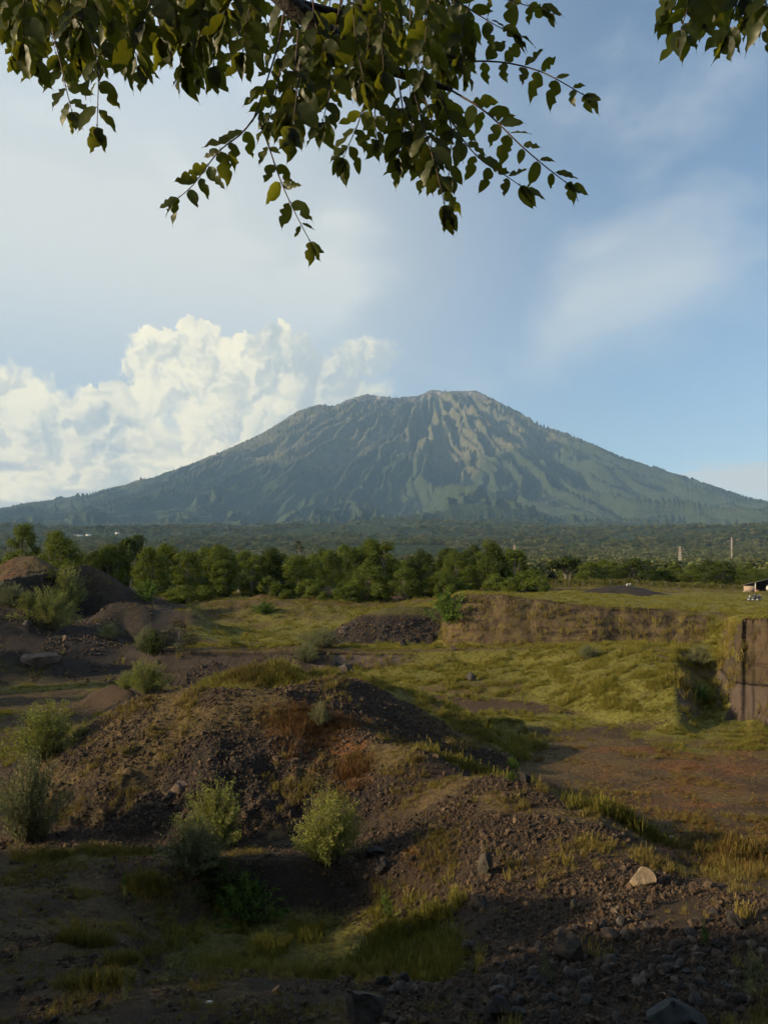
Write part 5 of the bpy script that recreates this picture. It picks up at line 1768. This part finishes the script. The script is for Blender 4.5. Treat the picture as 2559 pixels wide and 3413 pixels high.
def mast(px, py, d, h, w0, w1, th, label, dish=True):
    x = (px - CX) / F * d
    ztop = (HY - py) / F * d
    r = thing('lattice_mast', label, 'mast', (x, d, ztop - h))
    n = 9
    for sx_ in (-1, 1):
        for sy_ in (-1, 1):
            g = Geo(); g.tube([(sx_ * w0 / 2, sy_ * w0 / 2, 0), (sx_ * w1 / 2, sy_ * w1 / 2, h)], th, 4)
            new_obj('leg', g.mesh('leg'), MASTW, r)
    for k in range(n):
        g = Geo()
        za, zb = h * k / n, h * (k + 1) / n
        wa, wb = w0 + (w1 - w0) * k / n, w0 + (w1 - w0) * (k + 1) / n
        for sgn in (-1, 1):
            g.tube([(-wa / 2, sgn * wa / 2, za), (wb / 2, sgn * wb / 2, zb)], th * .7, 4, False)
            g.tube([(wa / 2, sgn * wa / 2, za), (-wb / 2, sgn * wb / 2, zb)], th * .7, 4, False)
            g.tube([(sgn * wa / 2, -wa / 2, za), (sgn * wb / 2, wb / 2, zb)], th * .7, 4, False)
        new_obj('bracing', g.mesh('bracing'), MASTR if (k // 2) % 2 == 0 else MASTW, r)
    if dish:
        g = Geo(); g.box(-w1 * .4, w1 * .4, -w1 * .4, w1 * .4, h, h + w1 * .6); new_obj('antenna', g.mesh('antenna'), MASTW, r)
    return r


mast(513.6, 545.5, 440, 24, .9, .55, .05, 'thin red and white mast with a bright head above the middle of the wood')
mast(679, 547.5, 390, 21, 1.7, .7, .045, 'tallest lattice mast, standing behind the trees beyond the hedge')
mast(730.6, 537.8, 820, 26, 1.0, .8, .09, 'small far white mast on the wooded rise by the picture edge')


def far_hit(px, py):
    d = np.linspace(420, 5000, 4000)
    zt = far_ground((px - CX) / F * d, d)
    i = int(np.argmax(zt / d >= (HY - py) / F))
    return float((px - CX) / F * d[i]), float(d[i]), float(zt[i])


ROOFW = plain('pale_roof', (0.34, 0.34, 0.33), 0.5, 0.1)
for px, py, wp, lb in [(77, 536.5, 9, 'long pale roof far off in the woods above the cut bank'), (88, 536, 5, 'bright short roof beside the long pale one in the far woods'), (686, 558, 3.5, 'tiny white house right of the tallest mast'), (707, 557, 3.2, 'tiny white house farther right of the tallest mast'), (117, 534, 4, 'tiny house in the far woods right of the two pale roofs')]:
    x, d, z = far_hit(px, py)
    w = wp * d / F; hh = 1.5 * d / F
    r = thing('house', lb, 'house', (x, d, z + 0.4 * hh))
    g = Geo(); g.box(-w / 2, w / 2, 0, w * .5, -hh, hh * .55); new_obj('wall', g.mesh('wall'), PLASTER, r)
    g = Geo(); g.add([(-w / 2 - .5, -.5, hh * .5), (w / 2 + .5, -.5, hh * .5), (w / 2 + .5, w * .25, hh), (-w / 2 - .5, w * .25, hh), (w / 2 + .5, w * .5 + .5, hh * .5), (-w / 2 - .5, w * .5 + .5, hh * .5)], [(0, 1, 2, 3), (3, 2, 4, 5), (0, 3, 5), (1, 4, 2)]); new_obj('roof', g.mesh('roof'), ROOFW, r)
    g = Geo(); g.box(-.6, .6, -.03, -.005, -hh * .4, hh * .3); new_obj('door', g.mesh('door'), DARKWOOD, r)

# ------------------------------------------------------------------ the tree overhead: compound leaves hanging into the view
LEAF_O = leaf_material('overhead_leaves', (0.010, 0.018, 0.005), (0.040, 0.047, 0.010), (0.36, 0.37, 0.024), gloss=0.02, tfac=0.34, rnd='LEAF', brown=(0.11, 0.08, 0.03))
TWIGM = plain('twig_bark', (0.075, 0.045, 0.035), 0.8, 0.3, 20.0, bump=0.2)
LIMB = plain('limb_bark', (0.055, 0.045, 0.038), 0.9, 0.4, 12.0, bump=0.6)
TREE0 = np.array([-1.7, -1.3, -1.6])
otree = thing('overhanging_tree', 'tree leaning over the viewpoint with ragged compound leaves hanging from the top', 'tree', tuple(TREE0))


def leaf_mesh(seed):
    """ovate leaflet with a drip tip, folded on the midrib, its edge bitten by insects; unit length"""
    r = random.Random(seed)
    n = 12
    cut = [[1.0] * (n + 1), [1.0] * (n + 1)]
    for side in (0, 1):
        for _ in range(r.choice([0, 1, 1, 2])):
            c = r.randint(3, n - 2); dep = r.uniform(0.25, 0.8)
            for q in range(-1, 2):
                if 0 < c + q < n:
                    cut[side][c + q] = min(cut[side][c + q], 1 - dep * (1 if q == 0 else 0.22))
    if r.random() < 0.4:                                    # torn end
        for q in range(n - r.randint(1, 3), n):
            cut[r.randint(0, 1)][q] *= 0.35
    wid = r.uniform(0.20, 0.28); curl = r.uniform(0.05, 0.35); fold = r.uniform(0.05, 0.35); side_b = r.gauss(0, 0.08)
    V = []
    for i in range(n + 1):
        t = i / n
        w = wid * (math.sin(math.pi * min(1, t / 0.92) ** 0.82) ** 0.75 if t < 0.92 else 0) + (0.02 * (1 - t) if t > .8 else 0)
        xx = t; zz = -curl * t * t; yy = side_b * t * t
        V += [(xx, yy + w * cut[0][i], zz + fold * w * cut[0][i] + 0.02 * math.sin(i * 1.7 + seed)), (xx, yy, zz), (xx, yy - w * cut[1][i], zz + fold * w * cut[1][i] + 0.02 * math.sin(i * 2.1 + seed))]
    Fq = []
    for i in range(n):
        a = i * 3
        Fq += [(a, a + 1, a + 4, a + 3), (a + 1, a + 2, a + 5, a + 4)]
    # petiole
    V += [(-0.12, 0.008, 0.01), (-0.12, -0.008, 0.01), (0.02, -0.01, 0.0), (0.02, 0.01, 0.0)]
    m = len(V)
    Fq.append((m - 4, m - 3, m - 2, m - 1))
    me = mesh_from('leaf', V, Fq, True)
    me.materials.append(LEAF_O)
    return me


LEAVES = [leaf_mesh(40 + i) for i in range(14)]
LV_CO = []
for me in LEAVES:
    co = np.empty(len(me.vertices) * 3, np.float32); me.vertices.foreach_get('co', co)
    LV_CO.append((co.reshape(-1, 3), [tuple(p.vertices) for p in me.polygons]))
leaf_list = []          # (matrix 3x3, position, variant, apparent size)
lr = random.Random(77)
twigs = []


def unit(v):
    v = np.asarray(v, float)
    return v / (np.linalg.norm(v) + 1e-9)


def add_leaf(p, direc, nrm, L):
    X = unit(direc); Zv = unit(np.asarray(nrm) - np.dot(nrm, X) * X); Yv = np.cross(Zv, X)
    M3 = np.stack([X, Yv, Zv], 1) * L
    tip = p + X * L
    px = CX + F * p[0] / max(p[1], .1); py = HY - F * p[2] / max(p[1], .1)
    tpx = CX + F * tip[0] / max(tip[1], .1); tpy = HY - F * tip[2] / max(tip[1], .1)
    vis = L / max(p[1], .3) if (-25 < px < 792 and (py > -12 or tpy > -5) and p[1] > .5) else 0
    leaf_list.append((M3, np.asarray(p), lr.randrange(14), vis))


def rachis(pts, n, L=0.072, spread=0.9, hang=0.35, trio=True, r0=0.0028, start=0.12, face=0.75):
    """a hanging leaf stalk through the given points with leaflets either side"""
    L = L * 1.20
    n = max(4, int(n * 0.86))
    W3 = np.array([P(*q) for q in pts])
    s = np.concatenate([[0], np.cumsum(np.linalg.norm(np.diff(W3, axis=0), axis=1))]); s /= s[-1]
    tt = np.linspace(0, 1, 14)
    C = np.stack([np.interp(tt, s, W3[:, k]) for k in range(3)], 1)
    for _ in range(2):
        C[1:-1] = 0.25 * C[:-2] + 0.5 * C[1:-1] + 0.25 * C[2:]
    twigs.append((C, r0))
    for i in range(n):
        t = start + (0.97 - start) * (i // 2 + 0.5) / max(1, (n + 1) // 2)
        t += lr.uniform(-.015, .015)
        k = min(12, int(t * 13)); f = t * 13 - k
        p = C[k] * (1 - f) + C[k + 1] * f
        d = unit(C[k + 1] - C[k])
        side = 1 if i % 2 == 0 else -1
        perp = unit(np.cross(d, [0, 1, 0])) * side
        direc = perp * spread + d * lr.uniform(.35, .75) + np.array([0, lr.uniform(-.35, .35), -hang * lr.uniform(.6, 1.4)])
        nrm = np.array([lr.gauss(0, .34), -face, lr.gauss(0.1, .36)])
        add_leaf(p + perp * .004, direc, nrm, L * lr.uniform(.55, 1.2) * (0.85 + .3 * math.sin(math.pi * t)))
    if trio:
        d = unit(C[-1] - C[-2])
        for a in (-.45, 0, .45):
            pr = unit(np.cross(d, [0, 1, 0]))
            add_leaf(C[-1], d + pr * a + np.array([0, lr.uniform(-.2, .2), -.25]), (lr.gauss(0, .4), -face, lr.gauss(.2, .4)), L * lr.uniform(.8, 1.15))


# stalks that stand clear against the sky
R = rachis
R([(70, -6, 2.5), (88, 30, 2.45), (99, 66, 2.4), (97, 127, 2.35)], 12, .078)
R([(52, 30, 2.5), (60, 60, 2.5), (66, 88, 2.45), (72, 112, 2.4)], 10, .060)
R([(284, 12, 2.4), (278, 46, 2.35), (264, 89, 2.3), (252, 122, 2.3)], 6, .062, r0=.0042, trio=False, start=.5)
R([(258, 112, 2.3), (242, 135, 2.3), (221, 147, 2.25), (209, 163, 2.25), (191, 189, 2.2), (178, 198, 2.2)], 13, .062, hang=.45)
R([(258, 118, 2.3), (268, 145, 2.3), (278, 175, 2.25), (286, 195, 2.2), (298, 220, 2.2), (310, 242, 2.2)], 12, .056, hang=.45)
R([(298, 30, 2.3), (294, 75, 2.2), (285, 112, 2.15)], 8, .082, hang=.7)
R([(318, 40, 2.4), (312, 80, 2.35), (308, 106, 2.3)], 8, .075, hang=.7)
R([(366, 96, 2.6), (357, 126, 2.55), (346, 150, 2.5), (343, 158, 2.5)], 7, .072, hang=.5)
R([(440, 84, 2.5), (452, 91, 2.5), (486, 111, 2.45), (518, 144, 2.4), (546, 168, 2.4), (566, 183, 2.4)], 17, .066, spread=1.0, hang=.45, start=.18, r0=.0036)
R([(430, 82, 2.4), (445, 106, 2.4), (456, 132, 2.4), (480, 162, 2.35), (504, 174, 2.3), (520, 186, 2.3)], 14, .066, hang=.5)
R([(440, 62, 2.6), (470, 61, 2.6), (500, 61, 2.6), (540, 70, 2.55), (575, 90, 2.5), (583, 95, 2.5)], 14, .066, spread=1.1, hang=.12, start=.22, r0=.0036)
R([(414, 95, 2.2), (424, 130, 2.2), (436, 170, 2.15), (444, 205, 2.15)], 13, .066, hang=.75)
R([(404, 100, 2.3), (416, 140, 2.3), (424, 168, 2.3)], 10, .070, hang=.75)
R([(470, -8, 2.5), (510, 0, 2.5), (526, 6, 2.5), (540, 8, 2.5)], 8, .066, hang=.8)
R([(440, -10, 2.5), (470, 10, 2.5), (496, 26, 2.5), (512, 34, 2.5)], 9, .070, hang=.8)
R([(300, 60, 2.2), (296, 100, 2.15), (292, 128, 2.1)], 9, .078, hang=.8)
R([(328, 56, 2.3), (330, 90, 2.3), (322, 122, 2.25)], 9, .074, hang=.8)
R([(280, 70, 2.4), (274, 100, 2.35), (268, 122, 2.3)], 8, .07, hang=.6)
R([(398, 80, 2.3), (404, 120, 2.3), (398, 158, 2.3)], 10, .07, hang=.7)
R([(420, 86, 2.3), (432, 120, 2.3), (430, 160, 2.25)], 10, .07, hang=.7)
R([(380, 80, 2.5), (374, 110, 2.5), (376, 140, 2.45)], 8, .068, hang=.7)
R([(440, 90, 2.3), (452, 130, 2.3), (448, 176, 2.25)], 9, .066, hang=.8)
R([(394, 96, 2.5), (402, 120, 2.45), (410, 146, 2.4)], 8, .066, hang=.7)
# right-hand spray
R([(690, -14, 2.2), (687, 7, 2.2), (680, 30, 2.2)], 6, .076, hang=.4)
R([(742, -14, 2.2), (735, 5, 2.2), (725, 36, 2.2)], 7, .066, hang=.5)
R([(672, -18, 2.3), (676, 0, 2.3), (670, 10, 2.3)], 6, .070, hang=.5)
R([(760, -16, 2.1), (764, 0, 2.1), (770, 22, 2.1)], 6, .082, hang=.6)
R([(712, -16, 2.3), (710, -4, 2.3), (706, 12, 2.3)], 6, .074, hang=.6)
R([(750, -22, 2.2), (752, -4, 2.2), (748, 14, 2.2)], 6, .078, hang=.7)
# the thick of the crown along the top
env = lambda px: float(np.interp(px, [-30, 0, 40, 75, 110, 150, 185, 215, 245, 290, 330, 370, 410, 450, 480, 500, 520], [84, 80, 80, 86, 80, 88, 100, 98, 100, 130, 110, 112, 128, 118, 84, 44, 14]))
for i in range(104):
    px = lr.uniform(-30, 470) if i % 3 else lr.uniform(-30, 260)
    u_ = lr.uniform(.35, 1.0)
    pe = px + lr.uniform(-22, 22)
    ye = env(pe) * u_ - 20
    d = lr.uniform(2.05, 3.2)
    ys_ = min(ye - lr.uniform(40, 70), lr.uniform(-40, 10))
    R([(px, ys_, d), ((px + pe) / 2 + lr.uniform(-6, 6), (ys_ + ye) / 2, d), (pe, ye, d)], lr.choice([7, 8, 9, 10]), .074, hang=lr.uniform(.5, 1.0), face=.6)
# foliage of the same crown outside the view: above, behind and towards the sun
for i in range(150):
    c = np.array([lr.uniform(-4.8, 1.6), lr.uniform(-2.4, 3.0), lr.uniform(1.6, 4.2)])
    if c[1] > 0.2 and c[2] < 0.80 * c[1] + 0.55:
        continue
    e = c + np.array([lr.uniform(-.15, .15), lr.uniform(-.15, .15), -lr.uniform(.15, .3)])
    if e[1] > 0.2 and e[2] < 0.79 * e[1] + 0.25:
        continue
    for k in range(10):
        p = c + (e - c) * k / 9
        a = lr.uniform(0, 6.28)
        leaf_list.append((np.stack([v * .075 for v in (unit((math.cos(a), math.sin(a), -.5)), unit((-math.sin(a), math.cos(a), 0)), unit((.5 * math.cos(a), .5 * math.sin(a), 1)))], 1), p, lr.randrange(14), 0))

# limbs and trunk
def limb(pts, r0, r1, name='branch', mat=LIMB, n=12, sides=8):
    pts = np.asarray(pts, float)
    s = np.linspace(0, 1, len(pts)); tt = np.linspace(0, 1, n)
    C = np.stack([np.interp(tt, s, pts[:, k]) for k in range(3)], 1)
    for _ in range(2):
        C[1:-1] = 0.25 * C[:-2] + 0.5 * C[1:-1] + 0.25 * C[2:]
    g = Geo(); g.tube(C - TREE0, np.linspace(r0, r1, n), sides)
    return new_obj(name, g.mesh(name, True), mat, otree)


limb([TREE0 + (0, 0, -.3), TREE0 + (.02, .05, 1.5), TREE0 + (.1, .2, 3.2), TREE0 + (.3, .5, 4.6)], .17, .10, 'trunk', n=14, sides=12)
fork = TREE0 + (.3, .5, 4.55)
main = [fork, (-1.0, .6, 2.7), P(230, -90, 2.3), P(276, -2, 2.35), P(330, 33, 2.4), P(369, 63, 2.45), P(426, 82, 2.5), P(452, 90, 2.5)]
limb(main, .05, .006, n=22)
limb([fork, (-1.3, 1.2, 2.8), P(60, -60, 2.6), P(108, 2, 2.6), P(150, 10, 2.6), P(190, 24, 2.6)], .035, .004, n=16)
limb([fork, (-1.5, 1.0, 2.6), P(-40, -60, 2.8), P(30, 0, 2.8), P(110, 34, 2.8)], .03, .004, n=14)
limb([P(276, -2, 2.35), P(340, -14, 2.5), P(420, -8, 2.6), P(500, -6, 2.6)], .012, .004)
limb([P(276, -2, 2.35), P(370, 20, 2.5), P(440, 55, 2.6), P(470, 61, 2.6)], .012, .003)
limb([fork, (-.4, 1.2, 3.1), (.5, 1.8, 2.5), P(700, -90, 2.2), P(735, -14, 2.2)], .03, .004, n=16)
limb([(.5, 1.8, 2.5), P(672, -60, 2.25), P(690, -14, 2.2)], .010, .004)
for C, r0 in twigs:
    g = Geo(); g.tube(C - TREE0, np.linspace(r0, r0 * .45, len(C)), 5)
    new_obj('twig', g.mesh('twig', True), TWIGM, otree)
order = sorted(range(len(leaf_list)), key=lambda i: -leaf_list[i][3])
rest = Geo()
for rank, i in enumerate(order):
    M3, p, v, vis = leaf_list[i]
    if rank < 300 and vis > 0:
        o = bpy.data.objects.new('leaf', LEAVES[v]); COL.objects.link(o)
        o.parent = otree
        M = Matrix.Identity(4)
        for a in range(3):
            for b in range(3):
                M[a][b] = M3[a, b]
            M[a][3] = p[a] - TREE0[a]
        o.matrix_local = M
    else:
        co, fc = LV_CO[v]
        rest.add(co @ M3.T + (p - TREE0), fc)
o = new_obj('foliage', rest.mesh('foliage', True), LEAF_O, otree)
o['kind'] = 'stuff'
print('leaves', len(leaf_list))
